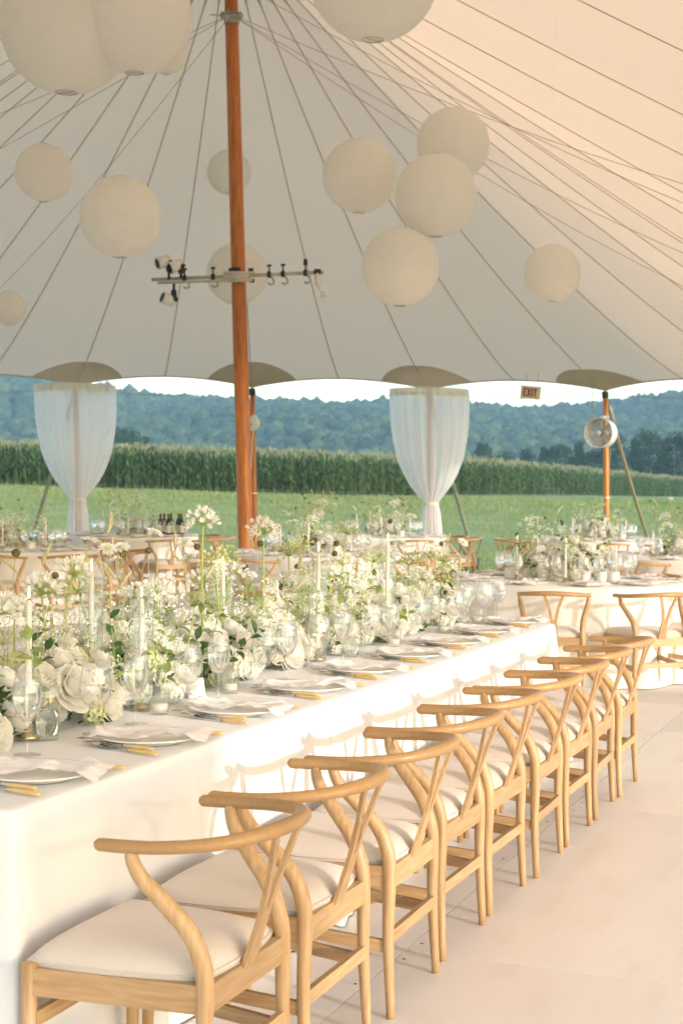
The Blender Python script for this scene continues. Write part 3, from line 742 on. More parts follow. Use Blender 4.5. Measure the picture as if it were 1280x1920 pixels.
# ---- fan on the side pole
b_, t_ = SP[10]; fp = seen(1126, 812, 24.93)
fan = thing('drum_fan', 'round white drum fan strapped to the yellow side pole', 'fan', fp)
ax = (-f3*.86-r3*.5).normalized(); ay = Vector((0, 0, 1)); ax2 = ax.cross(ay).normalized()
MF = Matrix(((ax2.x, ay.x, ax.x, 0), (ax2.y, ay.y, ax.y, 0), (ax2.z, ay.z, ax.z, 0), (0, 0, 0, 1)))   # local z = fan axis
mb = MB(); mb.lathe([(.215, -.13), (.235, -.12), (.238, 0), (.238, .11), (.246, .12), (.246, .13), (.232, .13), (.228, .1), (.225, -.11)], n=40)
mb.build('drum', WHITEP, fan, M=MF)
for zz in (.128, -.125):
    mb = MB()
    for r_ in (.05, .085, .12, .155, .19, .222):
        mb.tube([(r_*math.cos(a), r_*math.sin(a), zz+.014*(1-r_/.23)) for a in [2*PI*i/36 for i in range(37)]], .0022, n=4, caps=False)
    for i in range(16):
        a = 2*PI*i/16; mb.tube([(.03*math.cos(a), .03*math.sin(a), zz+.012), (.235*math.cos(a), .235*math.sin(a), zz)], .0022, n=4)
    mb.lathe([(0, zz+.018), (.045, zz+.016), (.048, zz+.006)], n=16)
    mb.build('grille', mat('grille_wire', (.62, .60, .57), rough=.4, metal=.4), fan, M=MF)
hub = MB(); hub.lathe([(0, -.07), (.055, -.07), (.06, -.05), (.055, .03), (0, .04)], n=16); hub.build('motor', mat('motor_grey', (.3, .29, .28), rough=.5), fan, M=MF)
for i in range(5):
    a = 2*PI*i/5; mb = MB(); vs = []
    for q in range(6):
        r_ = .05+.16*q/5
        for w in range(4):
            a2 = a+(w/3-.5)*(.75-.1*q/5); vs.append((r_*math.cos(a2), r_*math.sin(a2), .02+.05*(w/3-.5)))
    fs = [(q*4+w, q*4+w+1, q*4+w+5, q*4+w+4) for q in range(5) for w in range(3)]
    mb.add(vs, fs); mb.build('blade', mat('fan_blade', (.55, .54, .53), rough=.45), fan, M=MF)
mb = MB(); pp = (b_+(t_-b_)*((fp.z+.3)/3.1))-fp
mb.obox(Vector((0, 0, .23)), Vector((0, 0, .27)), .08, .06, upv=ax); mb.obox(Vector((0, 0, .25)), pp+Vector((0, 0, 0)), .05, .03); mb.tube([pp-Vector((0, 0, .03)), pp+Vector((0, 0, .03))], .058, n=12)
mb.build('bracket', WHITEP, fan)
mb = MB(); mb.tube([Vector((.12, .05, -.18)), Vector((.13, .1, -.3)), Vector((.11, .14, -.6)), Vector((.12, .14, -1.0))], .008, n=5); mb.tube([Vector((-.14, 0, .15)), Vector((-.16, 0, .8))], .006, n=5)
mb.build('power_cord', CABLE, fan)
# second fan behind the mast, on the brown side pole
f2 = seen(474, 795, 25.3)
fan2 = thing('clip_fan', 'small pale fan bracket on the brown side pole behind the mast', 'fan', f2)
mb = MB(); mb.lathe([(.02, -.05), (.11, -.045), (.115, .05), (.10, .055), (.02, .06)], n=20); mb.build('drum', WHITEP, fan2, M=MF)
mb = MB(); mb.tube([(0, 0, .1), (.02, .05, .1)], .05, n=10); mb.obox((0, 0, -.1), (0, 0, .12), .05, .04); mb.tube([(0, 0, -.1), (-.02, 0, -.75)], .008, n=5); mb.build('bracket', WHITEP, fan2)

# ---- exit sign and eave cables
ex = seen(994, 736, 25.0)
sign = thing('exit_sign', 'small hanging exit sign with red letters on a cream panel', 'sign', ex)
rl = R(-6); ME = Matrix.Rotation(math.atan2(RT2.y, RT2.x)+R(-22), 4, 'Z') @ Matrix.Rotation(R(6), 4, 'Y')
mb = MB(); mb.box(-.165, .165, -.022, .022, -.105, .105, bev=.006); pan = mb.build('panel', mat('sign_cream', (.80, .70, .52), rough=.5), sign, M=ME, smooth=False)
REDL = mat('sign_red', (.28, .03, .015), rough=.5)
def strokes(lines, w=.021):
    mb = MB()
    for (x0, z0, x1, z1) in lines:
        a = Vector((x0, -.0255, z0)); b = Vector((x1, -.0255, z1)); mb.obox(a, b, .005, w, upv=(0, 0, 1) if abs(x1-x0) > 1e-4 else (1, 0, 0))
    return mb
H_ = .065
LET = {'e': [(-.105, -H_, -.105, H_), (-.105, H_-.01, -.06, H_-.01), (-.105, 0, -.07, 0), (-.105, -H_+.01, -.06, -H_+.01)],
       'x': [(-.045, -H_, .005, H_), (-.045, H_, .005, -H_)], 'i': [(.033, -H_, .033, H_)], 't': [(.083, -H_, .083, H_), (.055, H_-.01, .112, H_-.01)]}
for k_, ln in LET.items(): strokes(ln).build('letter', REDL, pan, smooth=False)
mb = MB(); mb.tube([(-.09, 0, .1), (-.10, 0, .36)], .004, n=5); mb.tube([(.09, 0, .1), (.10, 0, .36)], .004, n=5); mb.build('hanger', GREYM, sign, M=ME)
for (k, lab) in ((2, 'thin cord strung below the tent eave beside the left curtain'), (4, 'thin cord strung below the eave from the left curtain to the mast'), (6, 'thin cord strung below the eave between the mast and the curtain by the sign'), (8, 'thin cord strung below the eave past the exit sign'), (10, 'thin cord strung below the eave beyond the fan pole')):
    a = SP[k][1] if k in SP else tw(*canopy(k, 1)); b = tw(*canopy(k+2, 1)); mb = MB(); a = a-Vector((0, 0, .05)); b = b-Vector((0, 0, .05))
    mb.tube([a.lerp(b, i/12)-a-Vector((0, 0, .09*math.sin(PI*i/12))) for i in range(13)], .006, n=5)
    c = mb.build('eave_cord', CABLE); c.location = a; tag(c, lab, 'cord', 'cords below the eave')

# ---- rigging lines from the mast
RIG = [((7.26, 16.0), 7.35, 'upper'), ((7.26, 18.6), 6.95, 'middle'), ((7.26, 13.6), 6.95, 'low'), ((7.26, 21.2), 6.95, 'steep'), ((-10.26, 20.0), 6.95, ''), ((-7.34, 25.4), 6.95, ''), ((-10.26, 16), 6.95, '')]
LABR = ['thin rigging line from the mast top sloping to the right eave', 'thin rigging line from the mast clamp passing behind the paired lanterns', 'thin rigging line from the mast clamp rising nearest the big lantern', 'thin steep rigging line from the mast clamp to the right of the curtain', 'thin rigging line from the mast clamp to the left eave', 'thin steep rigging line from the mast clamp to the left corner', 'thin rigging line from the mast clamp behind the big paired lanterns']
RIGP = []
for (e, z, nm), lab in zip(RIG, LABR):
    a = base+d*(z/8.0)-f3*.08; b = tw(e[0]*.985, e[1], EZ+.05)
    mb = MB(); pts = [a.lerp(b, i/20)-Vector((0, 0, .28*math.sin(PI*i/20))) for i in range(21)]; RIGP.append(pts)
    mb.tube([p-a for p in pts], .0035, n=5); c = mb.build('rigging_line', CABLE); c.location = a; tag(c, lab, 'rope', 'rigging lines')

# ---- paper lanterns
LMESH = []
def lantern_mesh(seed):
    mb = MB(); prof = []; n = 72; hole = .16
    th0 = math.asin(hole)
    K = 96
    for i in range(K+1):
        ph = th0+(PI-2*th0)*i/K; rr = 1-.006*(1-abs(math.cos(i*PI/4)))
        prof.append((rr*math.sin(ph), -rr*math.cos(ph)))
    so = seed*5.1
    mb.lathe(prof, n=n, fn=lambda r, z, a: r*(1+.010*noise.noise(Vector((math.cos(a)*1.3+so, math.sin(a)*1.3, z*1.5)))+.004*noise.noise(Vector((math.cos(a)*5+so, math.sin(a)*5, z*5)))))
    sh = mb.mesh('paper_shell', PAPERL)
    w = MB(); w.tube([(hole*math.cos(a), hole*math.sin(a), -.985) for a in [2*PI*i/24 for i in range(25)]], .006, n=5, caps=False)
    w.tube([(hole*math.cos(a), hole*math.sin(a), .985) for a in [2*PI*i/24 for i in range(25)]], .006, n=5, caps=False)
    w.tube([(-hole, 0, .985), (0, 0, 1.0), (hole, 0, .985)], .005, n=5); w.tube([(-hole, 0, -.985), (hole, 0, -.985)], .004, n=5)
    return sh, w.mesh('wire_frame', WIRE)
LM = [lantern_mesh(k) for k in range(3)]
LAN = [(126, 50, 124, .46, 'very large white paper lantern, half hidden by the one beside it'), (253, 31, 106, .39, 'large white paper lantern overlapping a bigger one left of the mast'), (312, 102, 37, .20, 'small paper lantern peeking out below the large pair'),
       (83, 324, 54, .225, 'small round paper lantern hanging alone at the far left'), (226, 407, 76, .30, 'medium paper lantern hanging alone left of the light bar'), (17, 577, 33, .20, 'small paper lantern low by the left end of the tent'),
       (700, -46, 121, .46, 'very large white paper lantern high right of the mast top'), (674, 330, 69, .30, 'medium paper lantern alone beside a touching pair'), (849, 271, 68, .30, 'upper lantern of the touching pair of paper lanterns'),
       (817, 367, 77, .32, 'lower lantern of the touching pair of paper lanterns'), (750, 501, 73, .30, 'medium paper lantern hanging below the touching pair'), (1034, 512, 53, .225, 'small paper lantern hanging alone above the exit sign'),
       (429, 323, 41, .29, 'small paper lantern mostly hidden behind the mast'), (444, 514, 57, .395, 'pale paper lantern behind the light bar and the mast')]
for i, (px, py, rp, rad, lab) in enumerate(LAN):
    v = rad*FPX/rp; p = seen(px, py, v)
    th = thing('paper_lantern', lab, 'lantern', p, i*.7, 'paper lanterns'); S_ = Matrix.Diagonal((rad, rad, rad, 1))
    obj('paper_shell', LM[i % 3][0], th, S_); obj('wire_frame', LM[i % 3][1], th, S_)
    u, vv = uv_of(p.x, p.y)
    # height of the canopy straight above
    best = None
    for kf in range(NP*2):
        for j in range(1, 30):
            c = canopy(kf/2, j/30); q = (c[0]-u)**2+(c[1]-vv)**2
            if best is None or q < best[0]: best = (q, c[2])
    mb = MB(); mb.tube([(0, 0, rad*.98), (0, 0, best[1]-p.z)], .0004, n=4); mb.build('cord', PAPERL, th)
# ================================================================== chairs
def bez(pts, n):
    """Catmull-Rom through pts"""
    P = [Vector(p) for p in pts]; P = [P[0]*2-P[1]]+P+[P[-1]*2-P[-2]]; out = []
    for i in range(1, len(P)-2):
        for k in range(n):
            t = k/n; a, b, c, d_ = P[i-1], P[i], P[i+1], P[i+2]
            out.append(.5*((2*b)+(c-a)*t+(2*a-5*b+4*c-d_)*t*t+(3*b-a-3*c+d_)*t**3))
    out.append(P[-2]); return out
def lerp_r(rs, n):
    xs = np.linspace(0, 1, len(rs)); return list(np.interp(np.linspace(0, 1, n), xs, rs))
def make_chair():
    root = thing('dining_chair', 'x', 'chair')
    # bent top rail
    half = [(-.243, .2526, .716), (-.19, .253, .717), (-.12, .2505, .720), (-.04, .232, .726), (.03, .188, .733), (.075, .118, .739), (.094, .055, .742), (.099, 0, .743)]
    path = half+[(x, -y, z) for (x, y, z) in reversed(half[:-1])]
    pts = bez(path, 4); rad = lerp_r([.0165, .0165, .0165, .017, .0185, .0195, .02, .0195, .0185, .017, .0165, .0165, .0165], len(pts))
    mb = MB(); mb.tube(pts, rad, n=14, rnd=True, flat=.88); mb.build('top_rail', RAIL, root)
    for s in (-1, 1):
        p = bez([(0, s*.2185, 0), (-.012, s*.214, .22), (-.012, s*.209, .38), (-.018, s*.206, .46), (-.048, s*.210, .535), (-.105, s*.226, .60), (-.152, s*.241, .652), (-.170, s*.247, .69), (-.172, s*.249, .712)], 4)
        mb = MB(); mb.tube(p, lerp_r([.0125, .0165, .0195, .0205, .0205, .0195, .0175, .0150, .0135], len(p)), n=12); mb.build('rear_leg', OAK, root)
        p = [(-.432, s*.236, 0), (-.430, s*.238, .2), (-.428, s*.240, .432)]
        mb = MB(); mb.tube(p, [.0125, .0165, .0195], n=12, rnd=False); mb.ball((-.428, s*.240, .43), .0195, n=12, k=6, sq=(1, 1, .35)); mb.build('front_leg', OAK, root)
        mb = MB(); mb.obox((-.425, s*.241, .395), (-.02, s*.209, .395), .020, .062); mb.build('seat_rail', OAKX, root, smooth=False)
        mb = MB(); mb.obox((-.43, s*.2385, .235), (-.012, s*.212, .20), .016, .034); mb.build('stretcher', OAKX, root, smooth=False)
    mb = MB(); mb.obox((-.016, -.196, .392), (-.016, .196, .392), .022, .062); mb.build('seat_rail', OAKY, root, smooth=False)
    mb = MB(); mb.obox((-.428, -.222, .392), (-.428, .222, .392), .022, .058); mb.build('seat_rail', OAKY, root, smooth=False)
    mb = MB(); mb.obox((-.010, -.204, .225), (-.010, .204, .225), .016, .036); mb.build('stretcher', OAKY, root, smooth=False)
    mb = MB(); mb.obox((-.43, -.226, .30), (-.43, .226, .30), .016, .034); mb.build('stretcher', OAKY, root, smooth=False)
    # woven seat below the cushion
    mb = MB(); mb.add([(-.425, -.23, .419), (-.02, -.2, .419), (-.02, .2, .419), (-.425, .23, .419), (-.425, -.23, .41), (-.02, -.2, .41), (-.02, .2, .41), (-.425, .23, .41)], [(0, 1, 2, 3), (7, 6, 5, 4), (0, 4, 5, 1), (1, 5, 6, 2), (2, 6, 7, 3), (3, 7, 4, 0)])
    mb.build('woven_seat', mat('paper_cord', (.10, .08, .05), (.20, .16, .10), scale=90, rough=.9) if 'paper_cord' not in bpy.data.materials else bpy.data.materials['paper_cord'], root, smooth=False)
    # Y shaped splat: flat blade forking into two prongs
    mb = MB(); a = Vector((-.006, 0, .415)); b = Vector((.034, 0, .545)); t1 = Vector((.089, .068, .733)); th = .0055
    nrm = Vector((.95, 0, -.28)).normalized()
    def strip(pairs):
        vs = []; fs = []
        for (l, r_) in pairs: vs += [l-nrm*th, r_-nrm*th, r_+nrm*th, l+nrm*th]
        for i in range(len(pairs)-1):
            for j in range(4): fs.append((i*4+j, i*4+(j+1) % 4, i*4+4+(j+1) % 4, i*4+4+j))
        fs += [(3, 2, 1, 0), tuple(len(vs)-4+j for j in range(4))]; mb.add(vs, fs)
    yv = Vector((0, 1, 0))
    strip([(a-yv*.034, a+yv*.034), (a.lerp(b, .4)-yv*.028, a.lerp(b, .4)+yv*.028), (b-yv*.0245, b+yv*.0245)])
    for s in (-1, 1):
        c0 = b+yv*s*.0135; c1 = b.lerp(t1, .5); c1 = Vector((c1.x, s*c1.y*.98, c1.z)); c2 = Vector((t1.x, s*t1.y, t1.z))
        strip([(c0-yv*.011, c0+yv*.011), (c1-yv*.0105, c1+yv*.0105), (c2-yv*.011, c2+yv*.011)])
    mb.build('splat', OAK, root, smooth=False)
    # cushion
    mb = MB(); nx, ny = 15, 15; top = []; vs = []; fs = []
    def outline(i, j):
        fx = i/(nx-1)*2-1; fy = j/(ny-1)*2-1
        # rounded square
        sx = fx*math.sqrt(1-.16*fy*fy); sy = fy*math.sqrt(1-.16*fx*fx)
        x = -.235+sx*.222; wid = .206+(-(x)-.02)/.40*.044; return x, sy*wid, max(abs(fx), abs(fy))
    for lay in range(2):
        for i in range(nx):
            for j in range(ny):
                x, y, e = outline(i, j); h = .058*(1-e**9)**.5 if e < 1 else 0.0
                n_ = .003*noise.noise(Vector((x*9, y*9, 3)))
                z = (.437+h*.72+n_) if lay == 0 else .4215
                if lay == 0: z = .437+.040*(1-e**7)+.006*(1-e*e)+n_
                vs.append((x, y, z))
    L0 = nx*ny
    for i in range(nx-1):
        for j in range(ny-1):
            q = i*ny+j; fs.append((q, q+ny, q+ny+1, q+1)); fs.append((L0+q, L0+q+1, L0+q+ny+1, L0+q+ny))
    bd = [(i, 0) for i in range(nx)]+[(nx-1, j) for j in range(1, ny)]+[(i, ny-1) for i in range(nx-2, -1, -1)]+[(0, j) for j in range(ny-2, 0, -1)]
    for q in range(len(bd)):
        a_ = bd[q][0]*ny+bd[q][1]; b_ = bd[(q+1) % len(bd)]; b_ = b_[0]*ny+b_[1]; fs.append((a_, L0+a_, L0+b_, b_))
    mb.add(vs, fs); cush = mb.build('cushion', LINEN_SEAT, root)
    mb = MB(); pts = [(vs[i*ny+j][0]*1.004+.0009, vs[i*ny+j][1]*1.006, .436) for (i, j) in bd]; mb.tube(pts+[pts[0]], .0022, n=4, caps=False); mb.build('piping', LINEN_SEAT, cush)
    return root
CHAIR = Stamp(make_chair())
PITCHY = .5611
crng = random.Random(4)
END = 'the table end beside the round table'
for i in range(9):
    q = 8-i
    lab = ('%s chair from the round table in the row along the long white table' % ORD[q]).replace('first chair from', 'chair closest to') if q else 'honey oak chair ending the long row, closest to the round table'
    if i == 0: lab = 'honey oak chair at the shaded corner end of the long white table'
    CHAIR.put((crng.uniform(-.012, .012), i*PITCHY+crng.uniform(-.006, .006), 0), R(crng.uniform(-1.6, 1.6)*(i > 1)), lab, 'chairs along the near side of the long table')
for i in range(9):
    CHAIR.put((-2.20, i*.575+.12, 0), PI+R(crng.uniform(-2, 2)), 'honey oak chair on the side of the long table behind the flowers', 'chairs behind the flowers of the long table')

# ================================================================== long table and its cloths
TX0, TX1, TY0, TY1, TZ = -1.70, -.507, -.20, 5.05, .755
tab = thing('banquet_table', 'long rectangular banquet table standing under the white cloths', 'table', (-1.1, 2.42, 0))
mb = MB(); mb.box(TX0+.1-(-1.1)-0.09, TX1-(-1.1)-.012, TY0-2.42+.012, TY1-2.42-.012, .715, .745, bev=.004); mb.build('table_top', OAK, tab, smooth=False)
for sx in (-.52, .52):
    for sy in (-2.4, -.8, .8, 2.4):
        mb = MB(); mb.box(sx-.025, sx+.025, sy-.025, sy+.025, 0, .715, bev=.003); mb.build('leg', OAK, tab, smooth=False)
def cloth_rect(name, x0, x1, y0, y1, z, label, ends, seed):
    """cloth over a rectangular top: flat with a soft edge, then hanging to the floor. ends: hang at y0 / y1"""
    rr = random.Random(seed); so = seed*3.7
    # perimeter outline (counter clockwise) with rounded corners
    ring = []
    c = .012; st = .035
    def seg(a, b):
        L = math.hypot(b[0]-a[0], b[1]-a[1]); n = max(2, int(L/st))
        for i in range(n): ring.append((a[0]+(b[0]-a[0])*i/n, a[1]+(b[1]-a[1])*i/n))
    seg((x1, y0+c), (x1, y1-c)); seg((x1-c*.3, y1-c*.3), (x1-c, y1)) if False else None
    seg((x1, y1-c), (x1-c, y1)); seg((x1-c, y1), (x0+c, y1)); seg((x0+c, y1), (x0, y1-c)); seg((x0, y1-c), (x0, y0+c)); seg((x0, y0+c), (x0+c, y0)); seg((x0+c, y0), (x1-c, y0)); seg((x1-c, y0), (x1, y0+c))
    n = len(ring); cx, cy = (x0+x1)/2, (y0+y1)/2; o = (cx, cy, 0); vs = []; fs = []
    zl = [(-.03, z+.0005), (-.006, z), (-.001, z-.003), (.0015, z-.010), (.003, z-.03), (.004, z-.1), (.006, z-.2), (.008, z-.33), (.010, z-.48), (.013, z-.62), (.016, .03), (.018, .006)]
    for (off, zz) in zl:
        dn = max(0, (z-zz)/z)
        for (x, y) in ring:
            nx_ = (1 if x >= x1-c*1.01 else (-1 if x <= x0+c*1.01 else 0)); ny_ = (1 if y >= y1-c*1.01 else (-1 if y <= y0+c*1.01 else 0))
            corner = (x > x1-.1 or x < x0+.1) and (y > y1-.1 or y < y0+.1)
            f = off
            if dn > .02:
                s_ = y if nx_ else x
                f += dn*(0.020*noise.noise(Vector((s_*2.3, so, zz*.6)))+.010*noise.noise(Vector((s_*6, so+4, zz*.8))))*1.6
                if corner: f += dn*.05*(1 if (nx_ and ny_) else .35)
            ox, oy = nx_*f, ny_*f
            if ny_ == -1 and not ends[0]: oy = 0; 
            if ny_ == 1 and not ends[1]: oy = 0
            vs.append((x+ox-cx, y+oy-cy, zz))
    for i in range(len(zl)-1):
        for j in range(n):
            (x, y) = ring[j]; (xb, yb) = ring[(j+1) % n]
            if i >= 2:
                if not ends[0] and y <= y0+c and yb <= y0+c: continue
                if not ends[1] and y >= y1-c and yb >= y1-c: continue
            fs.append((i*n+j, (i+1)*n+j, (i+1)*n+(j+1) % n, i*n+(j+1) % n))
    # top: grid filled inside the inner ring
    b = len(vs); nx, ny = 12, max(4, int((y1-y0)/.1))
    for i in range(nx+1):
        for j in range(ny+1):
            x = x0+.03+(x1-x0-.06)*i/nx; y = y0+.03+(y1-y0-.06)*j/ny; e = i in (0, nx) or j in (0, ny)
            vs.append((x-cx, y-cy, z+.0005+(0 if e else .0012*noise.noise(Vector((x*3, y*3, so))))))
    for i in range(nx):
        for j in range(ny): q = b+i*(ny+1)+j; fs.append((q, q+ny+1, q+ny+2, q+1))
    mb = MB(); mb.add(vs, fs); ob = mb.build(name, CLOTH); ob.location = o
    return tag(ob, label, 'tablecloth', 'white cloths of the long table')
cloth_rect('tablecloth', TX0, TX1, TY0, 1.738, TZ, 'shorter white cloth over the shaded corner end of the long table', (True, True), 1)
cloth_rect('tablecloth', TX0, TX1+.004, 1.750, TY1, TZ+.001, 'longer white cloth over the sunlit part of the long table', (True, True), 2)

# ================================================================== tableware
def lathe_obj(name, prof, m, parent, n=28, fn=None):
    mb = MB(); mb.lathe(prof, n=n, fn=fn); return mb.build(name, m, parent)
def make_glass(kind):
    if kind == 'wine':
        r_ = thing('wine_glass', 'x', 'glass')
        lathe_obj('foot', [(0, .004), (.006, .0045), (.02, .003), (.036, .0015), (.037, 0), (0, 0)], GLASS, r_)
        lathe_obj('stem', [(.0065, .004), (.004, .012), (.0035, .05), (.0036, .075), (.0055, .088)], GLASS, r_, n=12)
        b_ = lathe_obj('bowl', [(0, .086), (.012, .089), (.026, .104), (.036, .125), (.0405, .148), (.0395, .175), (.0355, .205), (.0320, .228), (.0310, .228), (.0345, .205), (.0385, .175), (.0395, .148), (.035, .126), (.025, .106), (.011, .0915), (0, .0905)], GLASS, r_)
        lathe_obj('water', [(0, .0925), (.0105, .0935), (.0243, .1075), (.0343, .127), (.0388, .148), (.0378, .174), (.0355, .192), (0, .192)], WATER, b_)
    elif kind == 'goblet':
        r_ = thing('empty_goblet', 'x', 'glass')
        lathe_obj('foot', [(0, .004), (.006, .0045), (.022, .003), (.037, .0015), (.038, 0), (0, 0)], GLASS, r_)
        lathe_obj('stem', [(.0065, .004), (.004, .012), (.0035, .05), (.0036, .065), (.0055, .075)], GLASS, r_, n=12)
        lathe_obj('bowl', [(0, .073), (.015, .0755), (.033, .090), (.0445, .113), (.048, .138), (.0455, .165), (.0405, .195), (.0375, .215), (.0365, .215), (.0395, .195), (.0445, .165), (.047, .138), (.0435, .114), (.032, .092), (.014, .078), (0, .077)], GLASS, r_)
    elif kind == 'flute':
        r_ = thing('ribbed_tumbler', 'x', 'tumbler')
        rib = lambda r, z, a: r*(1+.018*math.cos(a*22)) if r > .02 else r
        lathe_obj('ribbed_wall', [(0, 0), (.031, 0), (.033, .004), (.034, .15), (.0332, .152), (.0322, .15), (.031, .012), (0, .010)], GLASS2, r_, n=88, fn=rib)
        lathe_obj('water', [(0, .0125), (.0300, .0135), (.0306, .085), (0, .085)], WATER, r_, n=24)
    else:
        r_ = thing('votive_cup', 'x', 'votive')
        rib = lambda r, z, a: r*(1+.02*math.cos(a*20)) if r > .02 else r
        lathe_obj('ribbed_wall', [(0, 0), (.029, 0), (.031, .004), (.034, .080), (.033, .082), (.032, .08), (.029, .012), (0, .010)], GLASS2, r_, n=80, fn=rib)
        lathe_obj('wax', [(0, .012), (.0275, .012), (.0285, .034), (0, .033)], WAX, r_, n=20)
    return r_
WINE, GOB, FLU, VOT = [Stamp(make_glass(k)) for k in ('wine', 'goblet', 'flute', 'votive')]
def make_plate():
    r_ = thing('dinner_plate', 'x', 'plate')
    wob = lambda r, z, a: r*(1+.006*math.sin(a*3+1)+.004*math.sin(a*5)) if r > .1 else r
    lathe_obj('plate_body', [(0, .004), (.085, .003), (.09, 0), (.095, .003), (.12, .010), (.146, .018), (.150, .0195), (.149, .0225), (.144, .0215), (.118, .0135), (.10, .0085), (.09, .0075), (0, .0075)], CHINA, r_, n=48, fn=wob)
    return r_
PLATE = Stamp(make_plate())
def napkin_mesh(seed):
    """loosely gathered cloth lying across the plate with one end past the rim"""
    mb = MB(); nx, ny = 34, 18; vs = []; fs = []; so = seed*9.7
    for i in range(nx+1):
        for j in range(ny+1):
            s = i/nx; q = j/ny*2-1
            x = -.155+.335*s
            fan_ = (.082-.05*math.exp(-((s-.62)/.18)**2)+.03*s*s)
            y = q*fan_*(1+.18*noise.noise(Vector((s*4, q*2, so))))+.02*math.sin(s*3+so)
            r_ = math.hypot(x, y)
            surf = .0225 if r_ > .145 else (.0095 if r_ < .09 else .0095+(.0225-.0095)*(r_-.09)/.055)
            if r_ > .15: surf = max(.004, .0225-(r_-.15)*.35)
            fold = abs(math.sin(q*5.2+3*noise.noise(Vector((s*2.2, so, 0))))) * (.0055+.0035*math.sin(s*5+so))
            cr = .008*noise.noise(Vector((x*26, y*26, so)))+.006*abs(noise.noise(Vector((x*48, y*48, so+3))))
            vs.append((x, y, surf+.003+max(0, fold+cr+.004)+.010*math.exp(-((s-.6)/.16)**2)))
    for i in range(nx):
        for j in range(ny): a = i*(ny+1)+j; fs.append((a, a+ny+1, a+ny+2, a+1))
    mb.add(vs, fs); return mb.mesh('napkin', NAPKIN)
NAPM = [napkin_mesh(k) for k in range(5)]
def make_fork():
    r_ = thing('fork', 'x', 'fork')
    mb = MB(); mb.obox((-.045, 0, .006), (.02, 0, .006), .007, .0025); 
    mb.add([(-.10, -.0115, .010), (-.10, .0115, .010), (-.075, -.0125, .006), (-.075, .0125, .006), (-.055, -.008, .005), (-.055, .008, .005), (-.043, -.0035, .006), (-.043, .0035, .006)], [(0, 1, 3, 2), (2, 3, 5, 4), (4, 5, 7, 6)])
    for k in range(4):
        y = -.0098+k*.0065; mb.tube([(-.10, y, .010), (-.125, y, .0125), (-.15, y, .012)], [.0022, .002, .001], n=5)
    mb.tube([(.012, 0, .006), (.024, 0, .006)], .0055, n=8)
    mb.build('tines', STEEL, r_)
    mb = MB(); mb.tube([(.022, 0, .0065), (.05, 0, .007), (.09, 0, .0075), (.118, 0, .0075)], [.0055, .007, .008, .0072], n=10, rnd=True, flat=.65); mb.build('handle', HORN, r_); return r_
def make_knife():
    r_ = thing('table_knife', 'x', 'knife')
    mb = MB(); mb.add([(-.135, .004, .004), (-.11, -.009, .004), (.02, -.008, .004), (.02, .006, .004), (-.11, .009, .004), (-.135, .004, .0055), (-.11, -.009, .005), (.02, -.008, .006), (.02, .006, .0065), (-.11, .009, .0065)], [(4, 3, 2, 1, 0), (5, 6, 7, 8, 9), (0, 1, 6, 5), (1, 2, 7, 6), (2, 3, 8, 7), (3, 4, 9, 8), (4, 0, 5, 9)])
    mb.tube([(.012, 0, .006), (.024, 0, .006)], .0055, n=8); mb.build('blade', STEEL, r_, smooth=False)
    mb = MB(); mb.tube([(.022, 0, .0065), (.05, 0, .007), (.09, 0, .0075), (.115, 0, .0075)], [.0055, .007, .008, .0072], n=10, rnd=True, flat=.65); mb.build('handle', HORN, r_); return r_
FORK = Stamp(make_fork()); KNIFE = Stamp(make_knife())
trng = random.Random(21)
def at_place(q):   # words for a place along the sunlit side of the long table
    return 'nearest the round table' if q == 0 else ('at the shaded corner' if q == 8 else '%s from the round table' % ORD[q])
TOPZ = TZ+.0022
